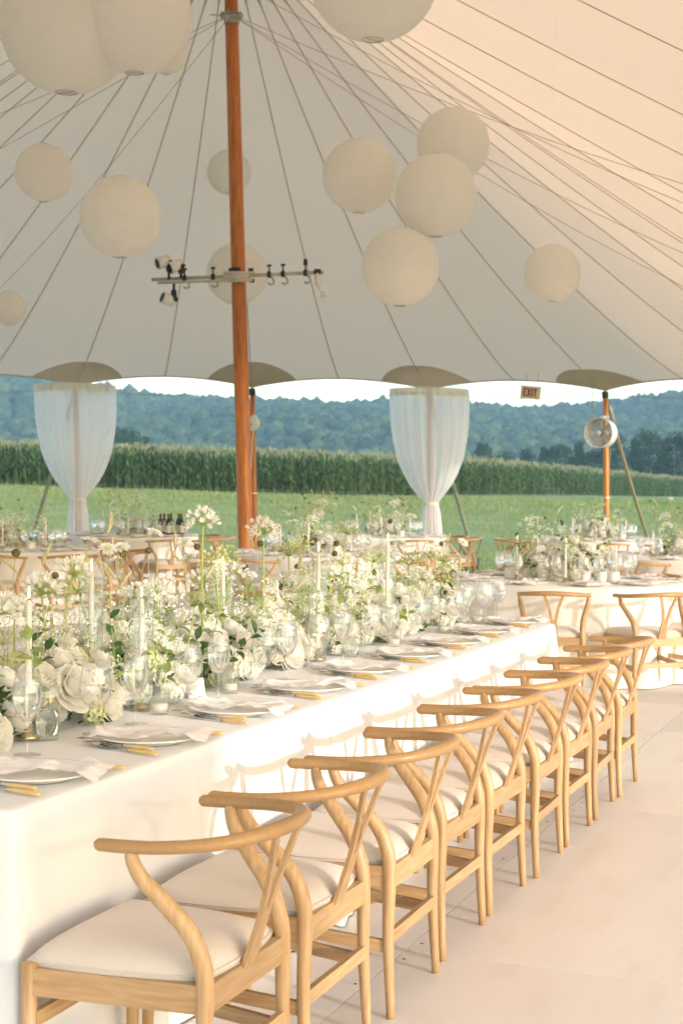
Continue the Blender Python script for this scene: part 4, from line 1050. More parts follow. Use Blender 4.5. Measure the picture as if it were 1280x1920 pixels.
for i in range(9):
    y = .143+.598*i; q = 8-i; w = at_place(q)
    x = -.668-.03*(i/8)
    PLATE.put((x, y, TOPZ), trng.uniform(0, 6), 'white stoneware plate %s, on the chair side of the long table' % w, 'plates on the long table')
    nk_ = obj('napkin', NAPM[i % 5]); nk_.location = (x, y, TOPZ+.001); nk_.rotation_euler = (0, 0, R(trng.uniform(2, 22)))
    tag(nk_, 'crumpled white napkin on the plate %s, chair side' % w, 'napkin', 'napkins on the long table')
    FORK.put((x+.02, y-.175, TOPZ), R(-14+trng.uniform(-4, 4)), 'fork with honey coloured handle beside the plate %s' % w, 'forks on the long table')
    FORK.put((x-.01, y-.150, TOPZ+.006), R(-10+trng.uniform(-4, 4)), 'fork tucked against the rim of the plate %s' % w, 'forks on the long table')
    KNIFE.put((x+.03, y+.178, TOPZ), R(4+trng.uniform(-5, 5)), 'knife with honey coloured handle beside the plate %s' % w, 'knives on the long table')
    WINE.put((-.872+trng.uniform(-.012, .012), y+.258+trng.uniform(-.02, .02), TOPZ), trng.uniform(0, 6), 'tulip wine glass of water above the knife of the setting %s' % w, 'wine glasses on the long table')
    GOB.put((-.878+trng.uniform(-.015, .015), y+.068+trng.uniform(-.02, .02), TOPZ), trng.uniform(0, 6), 'wide empty goblet above the plate %s' % w, 'goblets on the long table')
    if i in (0, 2, 4, 5, 7):
        FLU.put((-.945+trng.uniform(-.02, .02), y+.50+trng.uniform(-.03, .03), TOPZ), 0, 'tall ribbed glass tumbler after the setting %s' % w, 'ribbed tumblers on the long table')
    if i in (1, 2, 5, 6, 8):
        VOT.put((-.89+trng.uniform(-.02, .02), y+(.50 if i != 8 else -.05)+trng.uniform(-.03, .03)-(.09 if i in (2, 5) else 0), TOPZ), 0, 'short ribbed glass votive after the setting %s' % w, 'votive cups on the long table')
    # far side of the table
    if i > 0:
        PLATE.put((-1.53, y+.05, TOPZ), 0, 'white plate behind the flowers of the long table', 'plates behind the flowers')
        nk_ = obj('napkin', NAPM[(i+2) % 5]); nk_.location = (-1.53, y+.05, TOPZ+.001); nk_.rotation_euler = (0, 0, PI+R(10)); tag(nk_, 'crumpled white napkin behind the flowers of the long table', 'napkin', 'napkins behind the flowers')
        WINE.put((-1.33, y-.2, TOPZ), 0, 'wine glass of water behind the flowers of the long table', 'glasses behind the flowers')
        GOB.put((-1.34, y-.02, TOPZ), 0, 'empty goblet behind the flowers of the long table', 'goblets behind the flowers')
# glasses grouped by the far table end
for (px, py, st) in ((845, 1166, GOB), (875, 1168, WINE), (902, 1160, GOB), (927, 1158, WINE)):
    p = seen_z(px, py, TOPZ); st.put((p.x, p.y, TOPZ), 0, ('wine glass of water' if st is WINE else 'empty goblet')+' in the cluster at the bare table end', 'glasses at the bare table end')
# place cards
cm_ = MB(); cm_.add([(-.012, -.045, 0), (-.012, .045, 0), (0, .045, .062), (0, -.045, .062), (.012, .045, 0), (.012, -.045, 0)], [(0, 1, 2, 3), (3, 2, 4, 5)]); CARD = cm_.mesh('place_card', PAPER, smooth=False)
for (px, py, lab) in ((553, 1252, 'folded white place card standing among the flowers in the sun'), (365, 1306, 'folded white place card standing beside the low white bloom')):
    p = seen_z(px, py, TOPZ); c = obj('place_card', CARD); c.location = (p.x, p.y, TOPZ); c.rotation_euler = (0, 0, R(-14)); tag(c, lab, 'card', 'place cards')
# ================================================================== flowers
def petal(mb, M, L, W, cup, curl, m=0, nu_=4, nv_=4, seed=0, ruf=.0):
    vs = []; fs = []
    for i in range(nu_+1):
        t = 1-(1-i/nu_)**1.35; w = W*(.25+.75*(t/.6)**.8) if t <= .6 else W*math.sqrt(max(0, 1-((t-.6)/.415)**2))
        for j in range(nv_+1):
            s = j/nv_*2-1
            x = s*w; y = L*t*(1-.07*s*s*t); z = cup*L*(s*s*.55)*(1-.2*t)+curl*L*(t**2)
            z += ruf*L*math.sin(s*7+seed)*t*t+ruf*.6*L*math.sin(s*13+seed*2)*t**3
            vs.append(M @ Vector((x, y, z)))
    for i in range(nu_):
        for j in range(nv_): a = i*(nv_+1)+j; fs.append((a, a+1, a+nv_+2, a+nv_+1))
    mb.add(vs, fs, m)
def rose(seed, R0=.05, openness=.5):
    """cupped shells of wide overlapping petals round a tight spiral heart"""
    rr = random.Random(seed); mb = MB()
    def shell(a, base, top, z0, z1, wid, flare, ruf, m=0):
        n, k = 7, 7; vs = []; fs = []; ph = rr.uniform(0, 6)
        for i in range(n+1):
            t = i/n
            for j in range(k+1):
                s = j/k*2-1
                edge = math.sqrt(max(0, 1-abs(s)**2.6)); tt = t*(.55+.45*edge)             # rounded upper edge
                r_ = base+(top-base)*math.sin(min(1, tt*1.15)*PI/2)+flare*max(0, tt-.62)**1.5*3.2
                th = a+s*wid*(.62+.38*math.sin(min(1, tt+.25)*PI/2))
                z = z0+(z1-z0)*tt-flare*1.1*max(0, tt-.72)**2*6
                r_ += ruf*math.sin(s*4+ph)*tt*tt+.0022*s*(1 if ph > 3 else -1)
                z += ruf*.9*math.sin(s*5.5+ph*2)*tt**3
                vs.append((r_*math.cos(th), r_*math.sin(th), z))
        for i in range(n):
            for j in range(k): q = i*(k+1)+j; fs.append((q, q+k+1, q+k+2, q+1))
        mb.add(vs, fs, m)
    u = R0
    # rings: petals, base radius, top radius, lower and upper height, half width, outward roll
    rings = [(3, .04, .16, .10, .92, 1.0, 0), (4, .07, .27, .05, .98, .95, .0), (4, .10, .40, .0, .98, .9, .05), (5, .12, .55, -.06, .92, .82, .16), (5, .14, .74, -.12, .80, .78, .34), (6, .15, .95, -.16, .56, .70, .5), (5, .15, 1.12, -.2, .30, .72, .5)]
    nr = 5+int(openness > .35)+int(openness > .6)
    for ri, (n, b, tp, z0, z1, wd, fl) in enumerate(rings[:nr]):
        for k in range(n):
            a = 2*PI*(k+.5*(ri % 2))/n+rr.uniform(-.22, .22)
            shell(a, b*u, tp*u*rr.uniform(.93, 1.07), z0*u, z1*u*rr.uniform(.92, 1.05), wd, fl*u*.35*rr.uniform(.7, 1.3), u*(.012+.035*ri/6))
    mb.ball((0, 0, .25*u), .16*u, n=8, k=5, m=1)
    return mb
def anemone(seed, R0=.042):
    rr = random.Random(seed); mb = MB()
    for ri, (n, el) in enumerate(((6, 12), (6, 32))):
        for k in range(n):
            M = Matrix.Rotation(2*PI*(k+.5*ri)/n+rr.uniform(-.12, .12), 4, 'Z') @ Matrix.Translation((0, .004, 0)) @ Matrix.Rotation(R(el+rr.uniform(-8, 8)), 4, 'X')
            petal(mb, M, R0*rr.uniform(.9, 1.1), R0*.5, .4, .1, nu_=5, nv_=5, seed=rr.uniform(0, 6), ruf=.05)
    mb.ball((0, 0, .006), .009, n=8, k=5, m=1)
    return mb
def ruffle(seed, R0=.043):
    """rounded head of many four petalled florets"""
    rr = random.Random(seed); mb = MB(); mb.ball((0, 0, .004), R0*.72, n=10, k=6, m=1); n = 52
    for k in range(n):
        z = 1-1.15*(k+.5)/n; a = k*2.39996; st = math.sqrt(max(0, 1-z*z)); d_ = Vector((st*math.cos(a), st*math.sin(a), z)); c = d_*R0*rr.uniform(.9, 1.06)
        H = Matrix.Translation(c) @ (d_+Vector((rr.gauss(0, .25), rr.gauss(0, .25), rr.gauss(0, .25)))).to_track_quat('Z', 'Y').to_matrix().to_4x4() @ Matrix.Rotation(rr.uniform(0, 3), 4, 'Z')
        f = R0*rr.uniform(.20, .29)
        for j in range(4):
            M = H @ Matrix.Rotation(PI/2*j, 4, 'Z') @ Matrix.Rotation(R(rr.uniform(5, 30)), 4, 'X')
            vs = [(0, 0, 0), (-.38*f, .38*f, .05*f), (-.5*f, .8*f, .02*f), (0, 1.08*f, -.06*f), (.5*f, .8*f, .02*f), (.38*f, .38*f, .05*f), (0, .6*f, -.04*f)]
            mb.add([M @ Vector(v) for v in vs], [(0, 6, 2, 1), (6, 3, 2), (0, 5, 4, 6), (6, 4, 3)], 0)
    return mb
def tall_stem(mb, h, rr, r0=.0032, bend=.06, m=0, n=6, droop=0.0):
    a = rr.uniform(0, 6.28); b = Vector((math.cos(a), math.sin(a), 0))*bend*rr.uniform(.4, 1)
    pts = [b*(t*t)+Vector((0, 0, h*t)) for t in [i/7 for i in range(8)]]
    mb.tube(pts, [r0*(1.1-.3*i/7) for i in range(8)], n=n, m=m); d_ = (pts[-1]-pts[-2]).normalized()
    return pts[-1], d_
def head_matrix(p, d_, rr, tilt=.25):
    q = Vector((d_.x+rr.uniform(-tilt, tilt), d_.y+rr.uniform(-tilt, tilt), d_.z)).to_track_quat('Z', 'Y')
    return Matrix.Translation(p) @ q.to_matrix().to_4x4()
def agapanthus(seed, h, R0=.062, n=30, green=False):
    """slots: 0 stem, 1 petals"""
    rr = random.Random(seed); mb = MB(); p, d_ = tall_stem(mb, h, rr, .0042, .05); H = head_matrix(p, d_, rr, .2)
    for k in range(n):
        ct = 1-1.25*(k+.5)/n; a = k*2.39996; st = math.sqrt(max(0, 1-ct*ct)); dv = Vector((st*math.cos(a), st*math.sin(a), ct+.15)).normalized(); L = R0*rr.uniform(.62, .95)
        e = dv*L; mb.tube([H @ Vector((0, 0, 0)), H @ (e*.55+Vector((0, 0, .004))), H @ e], [.0013, .0011, .0012], n=4, caps=False)
        q = dv.to_track_quat('Y', 'Z').to_matrix().to_4x4()
        fl = rr.uniform(.019, .026)*(.75 if green else 1.0); op = rr.choice((18, 35, 50)) if not green else 10
        for j in range(6):
            M = H @ Matrix.Translation(e) @ q @ Matrix.Rotation(2*PI*j/6+a, 4, 'Y') @ Matrix.Rotation(R(op), 4, 'X')
            vs = [(-.001, 0, 0), (.001, 0, 0), (-.0042, fl*.6, .001), (.0042, fl*.6, .001), (0, fl, -.002 if not green else .001)]
            mb.add([M @ Vector(v) for v in vs], [(0, 1, 3, 2), (2, 3, 4)], 1)
    return mb
def scabiosa(seed, h, R0=.027):
    """slots: 0 stem, 1 petals, 2 heart"""
    rr = random.Random(seed); mb = MB(); p, d_ = tall_stem(mb, h, rr, .0014, .10, n=5); H = head_matrix(p, d_, rr, .7)
    for ri, (n, el, sc) in enumerate(((10, -6, 1.0), (9, 14, .78), (8, 36, .5))):
        for k in range(n):
            M = H @ Matrix.Rotation(2*PI*(k+.4*ri)/n+rr.uniform(-.1, .1), 4, 'Z') @ Matrix.Translation((0, .005, 0)) @ Matrix.Rotation(R(el), 4, 'X')
            petal(mb, M, R0*sc*rr.uniform(.85, 1.1), R0*.26, .4, .05, m=1, nu_=3, nv_=2, seed=rr.uniform(0, 6), ruf=.10)
    b = MB(); b.ball((0, 0, .004), .008, n=8, k=4); mb.merge(b, H, 2)
    for k in range(5):
        a = k*1.26; b = MB(); b.add([(.004*math.cos(a+.6), .004*math.sin(a+.6), -.003), (.004*math.cos(a-.6), .004*math.sin(a-.6), -.003), (.022*math.cos(a), .022*math.sin(a), -.007)], [(0, 1, 2)]); mb.merge(b, H, 0)
    return mb
def seed_pod(seed, h, R0=.0125):
    rr = random.Random(seed); mb = MB(); p, d_ = tall_stem(mb, h, rr, .0012, .10, n=5)
    n = 90
    b = MB(); b.ball((0, 0, 0), R0*.86, n=10, k=7)
    for k in range(n):
        z = 1-2*(k+.5)/n; a = k*2.39996; s_ = math.sqrt(1-z*z); dv = Vector((s_*math.cos(a), s_*math.sin(a), z)); t1 = dv.orthogonal().normalized()*R0*.17; t2 = dv.cross(t1)
        c = dv*R0; b.add([c+t1, c+t2, c-t1, c-t2, dv*R0*.82], [(0, 1, 4), (1, 2, 4), (2, 3, 4), (3, 0, 4)])
    mb.merge(b, Matrix.Translation(p+d_*R0*.8), 1); return mb
def wheat(seed, h, L=.075):
    rr = random.Random(seed); mb = MB(); p, d_ = tall_stem(mb, h, rr, .0009, .16, n=4)
    a = rr.uniform(0, 6.28); bd = Vector((math.cos(a), math.sin(a), -.4))*.022
    n = 46
    for k in range(n):
        t = k/n; c = p+d_*(L*t)+bd*t*t; r_ = .0062*math.sin(PI*(.12+.84*t))**.6; th = k*2.4
        o_ = Vector((math.cos(th), math.sin(th), 0))*r_; e = c+o_*1.5+d_*.011; s_ = Vector((-math.sin(th), math.cos(th), 0))*.0026
        mb.add([c+o_*.3, c+o_+s_+d_*.004, e, c+o_-s_+d_*.004], [(0, 1, 2, 3)], 1)
        if k % 3 == 0: mb.add([e-s_*.15, e+s_*.15, e+o_*1.2+d_*.016], [(0, 1, 2)], 1)
    mb.tube([p, p+d_*L*.5+bd*.25, p+d_*L+bd], [.004, .0045, .001], n=5, m=1)
    return mb
def lace(seed, h, R0=.045):
    rr = random.Random(seed); mb = MB(); p, d_ = tall_stem(mb, h, rr, .0022, .05, n=5); H = head_matrix(p, d_, rr, .25)
    for k in range(24):
        q = math.sqrt((k+.5)/24); a = k*2.39996; e = Vector((q*R0*math.cos(a), q*R0*math.sin(a), R0*.95*(1-.55*q*q)))
        mb.tube([H @ Vector((0, 0, 0)), H @ e], .0007, n=3, caps=False)
        for j in range(14):
            o_ = e+Vector((rr.gauss(0, .0055), rr.gauss(0, .0055), rr.uniform(-.001, .003))); s_ = rr.uniform(.0014, .0026); t_ = rr.uniform(0, 3)
            vs = [o_+Vector((s_*math.cos(t_+w*PI/2), s_*math.sin(t_+w*PI/2), rr.uniform(-.0012, .0012))) for w in range(4)]
            mb.add([H @ v for v in vs], [(0, 1, 2, 3)], 1)
    return mb
def filler(seed, h):
    """airy spray of tiny white blossoms. slots: 0 stem, 1 blossom"""
    rr = random.Random(seed); mb = MB(); p, d_ = tall_stem(mb, h, rr, .0013, .05, n=4)
    for k in range(16):
        t = rr.uniform(.35, 1); b_ = Vector((0, 0, h*t))+Vector((d_.x, d_.y, 0))*0
        e = b_+Vector((rr.gauss(0, .035), rr.gauss(0, .035), rr.uniform(.01, .06))); mb.tube([b_, e], .0006, n=3, caps=False)
        for j in range(9):
            o_ = e+Vector((rr.gauss(0, .009), rr.gauss(0, .009), rr.gauss(0, .007))); s_ = rr.uniform(.003, .006); n_ = Vector((rr.gauss(0, 1), rr.gauss(0, 1), rr.gauss(.6, 1))).normalized(); t1 = n_.orthogonal().normalized()*s_; t2 = n_.cross(t1)
            mb.add([o_+t1, o_+t2, o_-t1, o_-t2], [(0, 1, 2, 3)], 1)
    return mb
def sprig(seed, h, nl=9, L=.045, W=.013):
    """leafy sprig. slots: 0 stem, 1 leaf"""
    rr = random.Random(seed); mb = MB(); p, d_ = tall_stem(mb, h, rr, .0014, .10, n=4)
    a0 = rr.uniform(0, 6)
    for k in range(nl):
        t = .25+.75*k/(nl-1); a = a0+k*2.4; c = Vector((0, 0, h*t)).lerp(p*t, t); e = rr.uniform(.2, .9)
        M = Matrix.Translation(c) @ Matrix.Rotation(a, 4, 'Z') @ Matrix.Rotation(e, 4, 'X'); l = L*rr.uniform(.7, 1.2)
        vs = []
        for q, w in ((0, .12), (.3, .9), (.62, 1.0), (1, .03)):
            zz = .10*l*math.sin(q*PI)-.22*l*q*q; vs += [M @ Vector((-W*w, l*q, zz+.10*W)), M @ Vector((0, l*q, zz-.1*W)), M @ Vector((W*w, l*q, zz+.10*W))]
        mb.add(vs, [(i*3+j, i*3+j+1, i*3+j+4, i*3+j+3) for i in range(3) for j in range(2)], 1)
    return mb
ROSES = [rose(k, .047+.004*(k % 3), .3+.2*(k % 4)).mesh('rose', [PETAL, HEART]) for k in range(5)]+[rose(9, .05, .6).mesh('rose', [PETAL_C, HEART])]
ANEM = [anemone(k+30).mesh('white_bloom', [PETAL, HEART]) for k in range(3)]
RUF = [ruffle(k+50).mesh('ruffled_bloom', [PETAL, HEART]) for k in range(3)]+[ruffle(57).mesh('ruffled_bloom', [PETAL_G, HEART])]
AGA = {}
def aga(h, seed, green=False):
    return agapanthus(seed, h, green=green, n=34 if green else 30).mesh('agapanthus', [STEM, PETAL_G if green else PETAL])
def level(h): return round(h*20)/20
CACHE = {}
def fm(kind, h, seed):
    """flower mesh of about the asked height, shared between alike stems"""
    h = max(.1, level(h)); key = (kind, h, seed % 3)
    if key not in CACHE:
        s = seed % 3+int(h*100)
        CACHE[key] = {'aga': lambda: aga(h, s), 'agag': lambda: aga(h, s, True), 'sca': lambda: scabiosa(s, h).mesh('scabiosa', [STEM, PETAL, HEART]), 'pod': lambda: seed_pod(s, h).mesh('seed_pod', [STEMD, POD]),
                      'whe': lambda: wheat(s, h).mesh('grass_head', [STEMD, WHEAT]), 'lac': lambda: lace(s, h).mesh('lace_flower', [STEM, LACE]), 'fil': lambda: filler(s, h).mesh('blossom_spray', [STEM, PETAL]),
                      'spr': lambda: sprig(s, h).mesh('leaf_sprig', [STEM, LEAF if s % 3 == 0 else LEAFL]), 'gre': lambda: sprig(s, h, 16, .03, .0035).mesh('leaf_sprig', [STEM, LEAFL])}[kind]()
    return CACHE[key]
def foliage(seed, hx, hy, hz, n=170):
    """dark inner greenery: many small leaves round the stems"""
    rr = random.Random(seed); mb = MB()
    for k in range(n):
        a = rr.uniform(0, 6.28); q = math.sqrt(rr.random())*.88; z = hz*rr.uniform(.08, .78)*(1-q*q*.55); c = Vector((hx*q*math.cos(a), hy*q*math.sin(a), z))
        d_ = Vector((math.cos(a)*rr.uniform(.3, 1), math.sin(a)*rr.uniform(.3, 1), rr.uniform(-.3, .9))).normalized(); L = rr.uniform(.025, .05); s_ = d_.orthogonal().normalized()*L*.26
        mb.add([c, c+d_*L*.5+s_, c+d_*L, c+d_*L*.5-s_], [(0, 1, 2, 3)])
    return mb
VASEM = {}
def low_vase(parent, r_=.07, h=.085):
    mb = MB(); mb.lathe([(0, 0), (r_*.8, 0), (r_*.95, .01), (r_, h*.5), (r_*.9, h), (r_*.82, h), (r_*.9, h*.5), (r_*.8, .015), (0, .012)], n=24); return mb.build('vase', CERAM, parent)
def out_matrix(p, n_, rr, s=1.0):
    q = n_.to_track_quat('Z', 'Y').to_matrix().to_4x4()
    return Matrix.Translation(p) @ q @ Matrix.Rotation(rr.uniform(0, 6.28), 4, 'Z') @ Matrix.Diagonal((s, s, s, 1))
def arrangement(loc, label, group, hx, hy, hz, seed, blooms=26, tall=(), fill=10, sprigs=12, low=True, tallh=1.0, pods=True, cream=False, rz=0, bs=1.0):
    rr = random.Random(seed); th = thing('flower_arrangement', label, 'flowers', loc, rz, group)
    if low: low_vase(th)
    f = foliage(seed, hx, hy, hz).build('foliage', LEAF, th, smooth=False); f['kind'] = 'stuff'
    for k in range(blooms):
        z = (k+.5)/blooms; ph = math.acos(1-z*.98); a = k*2.39996+rr.uniform(-.3, .3)
        n_ = Vector((math.sin(ph)*math.cos(a), math.sin(ph)*math.sin(a), math.cos(ph)))
        q = rr.uniform(.70, 1.0); p = Vector((n_.x*hx*q, n_.y*hy*q, max(.045, n_.z*hz*q*.95)))
        nn = Vector((n_.x/hx, n_.y/hy, n_.z/hz*.9+1.2)).normalized(); c = rr.random(); s_ = rr.uniform(.72, 1.12)*bs
        if cream: me = ROSES[5] if c < .5 else (RUF[rr.randrange(3)] if c < .8 else ROSES[rr.randrange(5)]); 
        else: me = ROSES[rr.randrange(5)] if c < .66 else (RUF[rr.randrange(4)] if c < .84 else ANEM[rr.randrange(3)])
        obj(me.name.split('.')[0], me, th, out_matrix(p, nn, rr, s_))
    def stem_at(kind, h, spread=.8, tilt=.25, low_=.03):
        a = rr.uniform(0, 6.28); q = math.sqrt(rr.random())*spread; p = Vector((hx*q*math.cos(a), hy*q*math.sin(a), low_)); me = fm(kind, h, rr.randrange(99))
        n_ = Vector((p.x*tilt/hx, p.y*tilt/hy, 1)).normalized(); obj(me.name.split('.')[0], me, th, out_matrix(p, n_, rr, 1))
    for k in range(fill): stem_at('fil', hz*rr.uniform(.95, 1.45), .95, .5)
    for k in range(sprigs): stem_at(rr.choice(('spr', 'spr', 'gre')), hz*rr.uniform(.8, 1.3), 1.0, .9)
    for (kind, n, h0, h1) in tall:
        for k in range(n): stem_at(kind, rr.uniform(h0, h1)*tallh, .85, .35)
    return th
# ---- runner along the long table: low arrangements standing one after another
RX = -1.13
runner = []
for i in range(9):
    y = .40+i*.535
    q = 8-i; w = 'closest to the round table end' if q == 0 else ('at the shaded corner' if q == 8 else '%s from the round table end' % ORD[q])
    runner.append((y, arrangement((RX, y, TOPZ), 'white rose and grass arrangement in the runner, %s' % w, 'flower arrangements along the long table', .175, .30, .265-.012*(i > 6), 100+i, blooms=50, bs=1.12,
        tall=(('aga', 1, .24, .36), ('agag', 1, .3, .42), ('sca', 2, .3, .48), ('pod', 1, .34, .46), ('whe', 2, .3, .45), ('lac', 2, .18, .32), ('gre', 6, .24, .38)), fill=4, sprigs=9)))
# hand placed tall stems read from the photograph; each belongs to the arrangement it grows from
SPEC = [('aga', 368, 985), ('aga', 496, 1000), ('agag', 640, 1000), ('agag', 560, 1030), ('aga', 118, 1080), ('aga', 84, 1115), ('aga', 392, 1095), ('aga', 440, 1080), ('aga', 300, 1120), ('aga', 775, 1090), ('agag', 822, 1090), ('aga', 655, 1060),
        ('sca', 217, 1030), ('sca', 301, 998), ('sca', 785, 970), ('sca', 846, 1006), ('sca', 684, 988), ('sca', 575, 978), ('sca', 125, 1012), ('sca', 450, 1060), ('sca', 340, 1020),
        ('pod', 247, 1046), ('pod', 206, 1096), ('pod', 400, 1032), ('pod', 597, 1012), ('pod', 628, 1031), ('pod', 585, 1042), ('pod', 626, 1049), ('pod', 562, 1070), ('pod', 750, 983), ('pod', 753, 1024), ('pod', 470, 1022), ('pod', 5, 1042),
        ('whe', 160, 1050), ('whe', 345, 1030), ('whe', 140, 1105), ('whe', 140, 1000), ('whe', 232, 1075), ('whe', 453, 1000), ('whe', 533, 1055), ('whe', 495, 1080), ('whe', 205, 1075)]
srng = random.Random(77)
for (kind, px, py) in SPEC:
    x = RX+srng.uniform(-.10, .08); p = seen_x(px, py, x); y, th = min(runner, key=lambda r_: abs(r_[0]-p.y))
    h = p.z-TOPZ-.03
    if h < .12 or abs(y-p.y) > .45: continue
    me = fm(kind, h, srng.randrange(99)); hh = max(.1, level(h)); base_ = Vector((p.x-RX-srng.uniform(-.04, .04), p.y-y-srng.uniform(-.05, .05), .03))
    tgt = Vector((p.x-RX, p.y-y, h+.03)); dd = tgt-base_; s_ = dd.length/hh
    obj(me.name.split('.')[0], me, th, Matrix.Translation(base_) @ dd.normalized().to_track_quat('Z', 'Y').to_matrix().to_4x4() @ Matrix.Diagonal((1, 1, s_, 1)))

# ---- candles and glass cylinders
def make_candle(lit=True):
    r_ = thing('taper_candle', 'x', 'candle')
    lathe_obj('holder', [(0, 0), (.036, 0), (.036, .006), (.014, .01), (.013, .035), (.0125, .035)], mat('holder_glass_brass', (.6, .5, .3), rough=.25, metal=1), r_, n=20)
    wx = lathe_obj('wax', [(.0108, .012), (.0108, .05), (.0088, .30), (.0075, .318), (.004, .322), (0, .320)], WAX, r_, n=16)
    mb = MB(); mb.tube([(0, 0, .318), (.001, 0, .332)], .0011, n=5); mb.build('wick', WICK, wx)
    if lit: lathe_obj('flame', [(0, .325), (.0026, .329), (.0036, .334), (.0028, .342), (.0011, .351), (0, .356)], FLAME, wx, n=12)
    return r_
CANDLE = Stamp(make_candle()); CANDLE_U = Stamp(make_candle(False))
def make_cyl():
    r_ = thing('glass_cylinder', 'x', 'candle glass')
    lathe_obj('tube', [(.0385, .002), (.039, .36), (.0382, .361), (.0374, .36), (.0370, .006)], GLASS2, r_, n=36)
    lathe_obj('bottom', [(0, .001), (.0385, .001), (.0385, .006), (0, .006)], GLASS2, r_, n=36); return r_
CYL = Stamp(make_cyl())
for k, (px, py, cyl) in enumerate(((55, 1130, 0), (172, 1078, 1), (266, 1126, 1), (418, 1066, 1), (597, 1040, 1), (655, 1078, 0), (727, 1020, 1), (520, 1110, 0))):
    x = RX+(.02 if k % 2 else .14)
    p = seen_x(px, py, x); zt = p.z-.32; 
    s_ = max(.8, (p.z-TOPZ)/.322)
    c = CANDLE.put((x, p.y, TOPZ+.007), 0, 'lit white taper candle rising from the flower runner', 'taper candles on the long table'); c.scale = (1, 1, s_)
    if cyl: g_ = CYL.put((x, p.y, TOPZ), 0, 'tall clear glass cylinder round a taper candle in the flower runner', 'candle glasses on the long table'); g_.scale = (1, 1, (s_*.322+.035)/.36)

# ================================================================== round tables
def make_bottle():
    r_ = thing('wine_bottle', 'x', 'bottle')
    lathe_obj('glass_body', [(0, 0), (.036, 0), (.0375, .004), (.0375, .19), (.034, .215), (.018, .24), (.0145, .255), (.0145, .30), (.016, .302), (.016, .31), (0, .31)], mat('dark_bottle', (.008, .012, .010), rough=.08), r_, n=20)
    lathe_obj('label', [(.0379, .05), (.0379, .15)], mat('bottle_label', (.55, .52, .46), rough=.7), r_, n=20)
    lathe_obj('foil', [(.0152, .25), (.0152, .3), (.0165, .301), (.0165, .311), (0, .312)], mat('bottle_foil', (.10, .015, .015), rough=.4), r_, n=14); return r_
BOTTLE = Stamp(make_bottle())
def make_jar():
    r_ = thing('bud_vase', 'x', 'vase'); lathe_obj('pot', [(0, 0), (.035, 0), (.042, .01), (.045, .05), (.042, .09), (.038, .09), (.041, .05), (.037, .012), (0, .01)], CERAM, r_, n=20); return r_
JAR = Stamp(make_jar())
def round_cloth(c, rad, seed, label, material=None):
    so = seed*2.3; n = 176; vs = []; fs = []; z = .756
    zl = [(0, z), (.5, z), (.95, z), (.985, z-.001), (1.0, z-.008), (1.004, z-.03), (1.01, z-.09), (1.02, z-.2), (1.035, z-.35), (1.05, z-.5), (1.065, .06), (1.07, .006)]
    for (q, zz) in zl:
        dn = (z-zz)/z
        for j in range(n):
            a = 2*PI*j/n
            w = math.sin(a*13+so+1.2*math.sin(a*2+so))+.5*math.sin(a*21+so*2)
            r_ = rad*q*(1+.042*w*dn**.8)
            vs.append((r_*math.cos(a), r_*math.sin(a), zz))
    for i in range(len(zl)-1):
        for j in range(n): fs.append((i*n+j, i*n+(j+1) % n, (i+1)*n+(j+1) % n, (i+1)*n+j))
    mb = MB(); mb.add(vs, fs); o_ = mb.build('round_tablecloth', material or CLOTH_B); o_.location = (c.x, c.y, 0); tag(o_, label, 'tablecloth', 'round tablecloths')
def round_table(u, v, name, seed, angles, arr, settings=10, rad=.915, off=0.0, chair_lab=None, second=1):
    c = tw(u, v, 0); rr = random.Random(seed); yaw0 = math.atan2(-FW2.y, -FW2.x)          # direction from the table towards the camera
    t = thing('round_table', 'round banquet table under the cloth, %s' % name, 'table', c, 0, 'round tables')
    mb = MB(); mb.lathe([(0, .70), (rad*.96, .70), (rad*.98, .71), (rad*.98, .735), (0, .737)], n=40); mb.build('table_top', OAK, t)
    for k in range(4):
        a = k*PI/2+.4; mb = MB(); mb.tube([(.5*math.cos(a), .5*math.sin(a), 0), (.42*math.cos(a), .42*math.sin(a), .70)], .018, n=8); mb.build('leg', GREYM, t)
    round_cloth(c, rad, seed, 'ivory cloth hanging in folds from the round table, %s' % name)
    for a in angles:
        an = yaw0+R(a); d_ = Vector((math.cos(an), math.sin(an), 0)); p = c+d_*(rad+.42+rr.uniform(-.02, .04))
        rz = an+R(rr.uniform(-5, 5))
        CHAIR.put((p.x, p.y, 0), rz, chair_lab(a) if chair_lab else 'honey oak chair at the round table, %s' % name, 'chairs around the round tables')
    z = .757
    for k in range(settings):
        an = yaw0+R(off+k*360/settings); d_ = Vector((math.cos(an), math.sin(an), 0)); s_ = Vector((-d_.y, d_.x, 0))
        p = c+d_*(rad-.175); PLATE.put((p.x, p.y, z), an, 'white plate on the round table, %s' % name, 'plates on the round tables')
        nk_ = obj('napkin', NAPM[k % 5]); nk_.location = (p.x, p.y, z+.001); nk_.rotation_euler = (0, 0, an+.2); tag(nk_, 'white napkin on a plate of the round table, %s' % name, 'napkin', 'napkins on the round tables')
        q = c+d_*(rad-.40)+s_*.13; WINE.put((q.x, q.y, z), 0, 'wine glass of water on the round table, %s' % name, 'wine glasses on the round tables')
        q = c+d_*(rad-.42)+s_*.02; GOB.put((q.x, q.y, z), 0, 'empty goblet on the round table, %s' % name, 'goblets on the round tables')
        if k % 2 == 0:
            q = c+d_*(rad-.52)-s_*.10; CANDLE_U.put((q.x, q.y, z+.006), 0, 'unlit white taper candle on the round table, %s' % name, 'taper candles on the round tables').scale = (1, 1, rr.uniform(.85, 1.1))
        if k % 5 == 1:
            q = c+d_*(rad-.5)-s_*.06; JAR.put((q.x, q.y, z), 0, 'small white ceramic pot on the round table, %s' % name, 'pots on the round tables')
    arr(c, name)
    return c
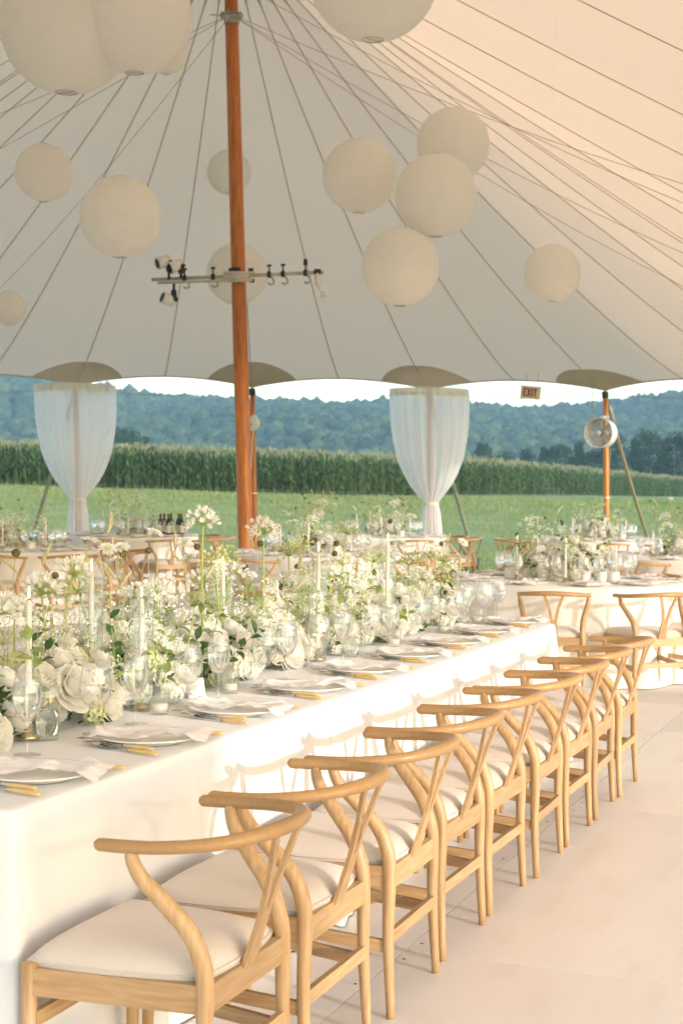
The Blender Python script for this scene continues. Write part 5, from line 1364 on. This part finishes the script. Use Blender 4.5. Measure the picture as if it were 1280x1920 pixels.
def arr_white(c, name, seed=5, hx=.34, hz=.36):
    arrangement((c.x, c.y, .757), 'domed mass of white blooms on the round table, %s' % name, 'centrepieces of the round tables', hx, hx, hz, seed, blooms=105, bs=.88, tall=(('fil', 4, .35, .5), ('lac', 3, .3, .4), ('pod', 4, .34, .5), ('whe', 3, .35, .5)), fill=6, sprigs=20)
def arr_wild(c, name, seed=6, n=1.0):
    arrangement((c.x, c.y, .757), 'loose spray of flowers on the round table, %s' % name, 'centrepieces of the round tables', .27, .27, .24, seed, blooms=30, tall=(('aga', 4, .3, .5), ('whe', 10, .35, .62), ('pod', 9, .4, .7), ('sca', 5, .4, .62), ('lac', 4, .3, .45)), fill=12, sprigs=16)
def arr_cream(c, name, seed=8):
    arrangement((c.x-.1, c.y, .757), 'cream roses in a low bowl on the round table, %s' % name, 'centrepieces of the round tables', .28, .28, .26, seed, blooms=46, bs=.85, cream=True, tall=(('pod', 5, .35, .55), ('whe', 4, .35, .5), ('fil', 4, .3, .4)), fill=8, sprigs=12)
def lab1(a):
    return {-12: 'oak chair at the sunlit round table, closest to the long table end', 22: 'oak chair at the sunlit round table, turned slightly with its Y splat showing'}.get(a, 'oak chair around the sunlit round table next to the long table')
round_table(1.80, 12.3, 'next to the long table end', 1, (-12, 22, -62, -98, 60, 98, 135, 172, -135), arr_white, off=5, chair_lab=lab1)
round_table(3.75, 16.7, 'between lawn table and sunlit table', 2, (-70, -35, 0, 36, 110, 150, -110, 180), arr_wild, off=12)
round_table(3.65, 22.0, 'against the lawn below the fan', 3, (-80, -50, -100, 0, 40, 150, 180), lambda c, n: arr_white(c, n, 15, .3, .3), off=20)
round_table(-3.55, 16.7, 'in the shade with cream roses', 4, (38, 5, 70, 105, 150, -150, -40, 180), arr_cream, off=10)
cB = round_table(-2.9, 21.4, 'carrying dark wine bottles', 5, (30, 62, -10, 95, -50, 130, 180, -120), arr_wild, off=14)
round_table(-.24, 16.45, 'in front of the tall mast', 6, (8, -32, 88, 52, 122, -80), lambda c, n: arr_wild(c, n, 26), off=0)
round_table(.62, 22.4, 'with many brown seed heads', 7, (92, 60, 122, 20, -30, 170, -120), lambda c, n: arrangement((c.x, c.y, .757), 'spray of brown seed heads and pale grasses on a round table', 'centrepieces of the round tables', .3, .3, .24, 36, blooms=30, tall=(('aga', 4, .3, .5), ('pod', 34, .35, .62), ('whe', 8, .35, .55), ('lac', 5, .3, .45)), fill=10, sprigs=14), off=7)
for k, (px, dv) in enumerate(((301, -.25), (308, .05), (316, -.3), (321, .1), (340, -.2), (335, .2))):
    p = seen(px, 980, 21.4+dv); BOTTLE.put((p.x, p.y, .757), k, 'dark red wine bottle standing on the round table in the shade', 'wine bottles on the shaded round table')
# small white table lantern cups near the sunlit centrepiece
for (px, py) in ((955, 1085), (1048, 1090), (1150, 1094), (1097, 1092)):
    p = seen_z(px, py, .757); JAR.put((p.x, p.y, .757), 0, 'small white ceramic pot in front of the sunlit domed centrepiece', 'pots by the sunlit centrepiece')

# ================================================================== the hazy air of the valley
hz = MB(); pts = [tw(-1700, -120), tw(1700, -120), tw(1700, 1750), tw(-1700, 1750)]
hz.add([(p.x, p.y, -40) for p in pts]+[(p.x, p.y, 130) for p in pts], [(3, 2, 1, 0), (4, 5, 6, 7), (0, 1, 5, 4), (1, 2, 6, 5), (2, 3, 7, 6), (3, 0, 4, 7)])
HZ, t, o = nodes('haze'); pv_ = N(t, 'ShaderNodeVolumePrincipled', Density=.00045, Anisotropy=.2); pv_.inputs['Color'].default_value = (.55, .78, 1.0, 1); t.links.new(pv_.outputs[0], o.inputs['Volume'])
h_ = hz.build('haze', HZ, smooth=False); tag(h_, 'pale bluish summer haze in the valley air', 'haze', kind='stuff')
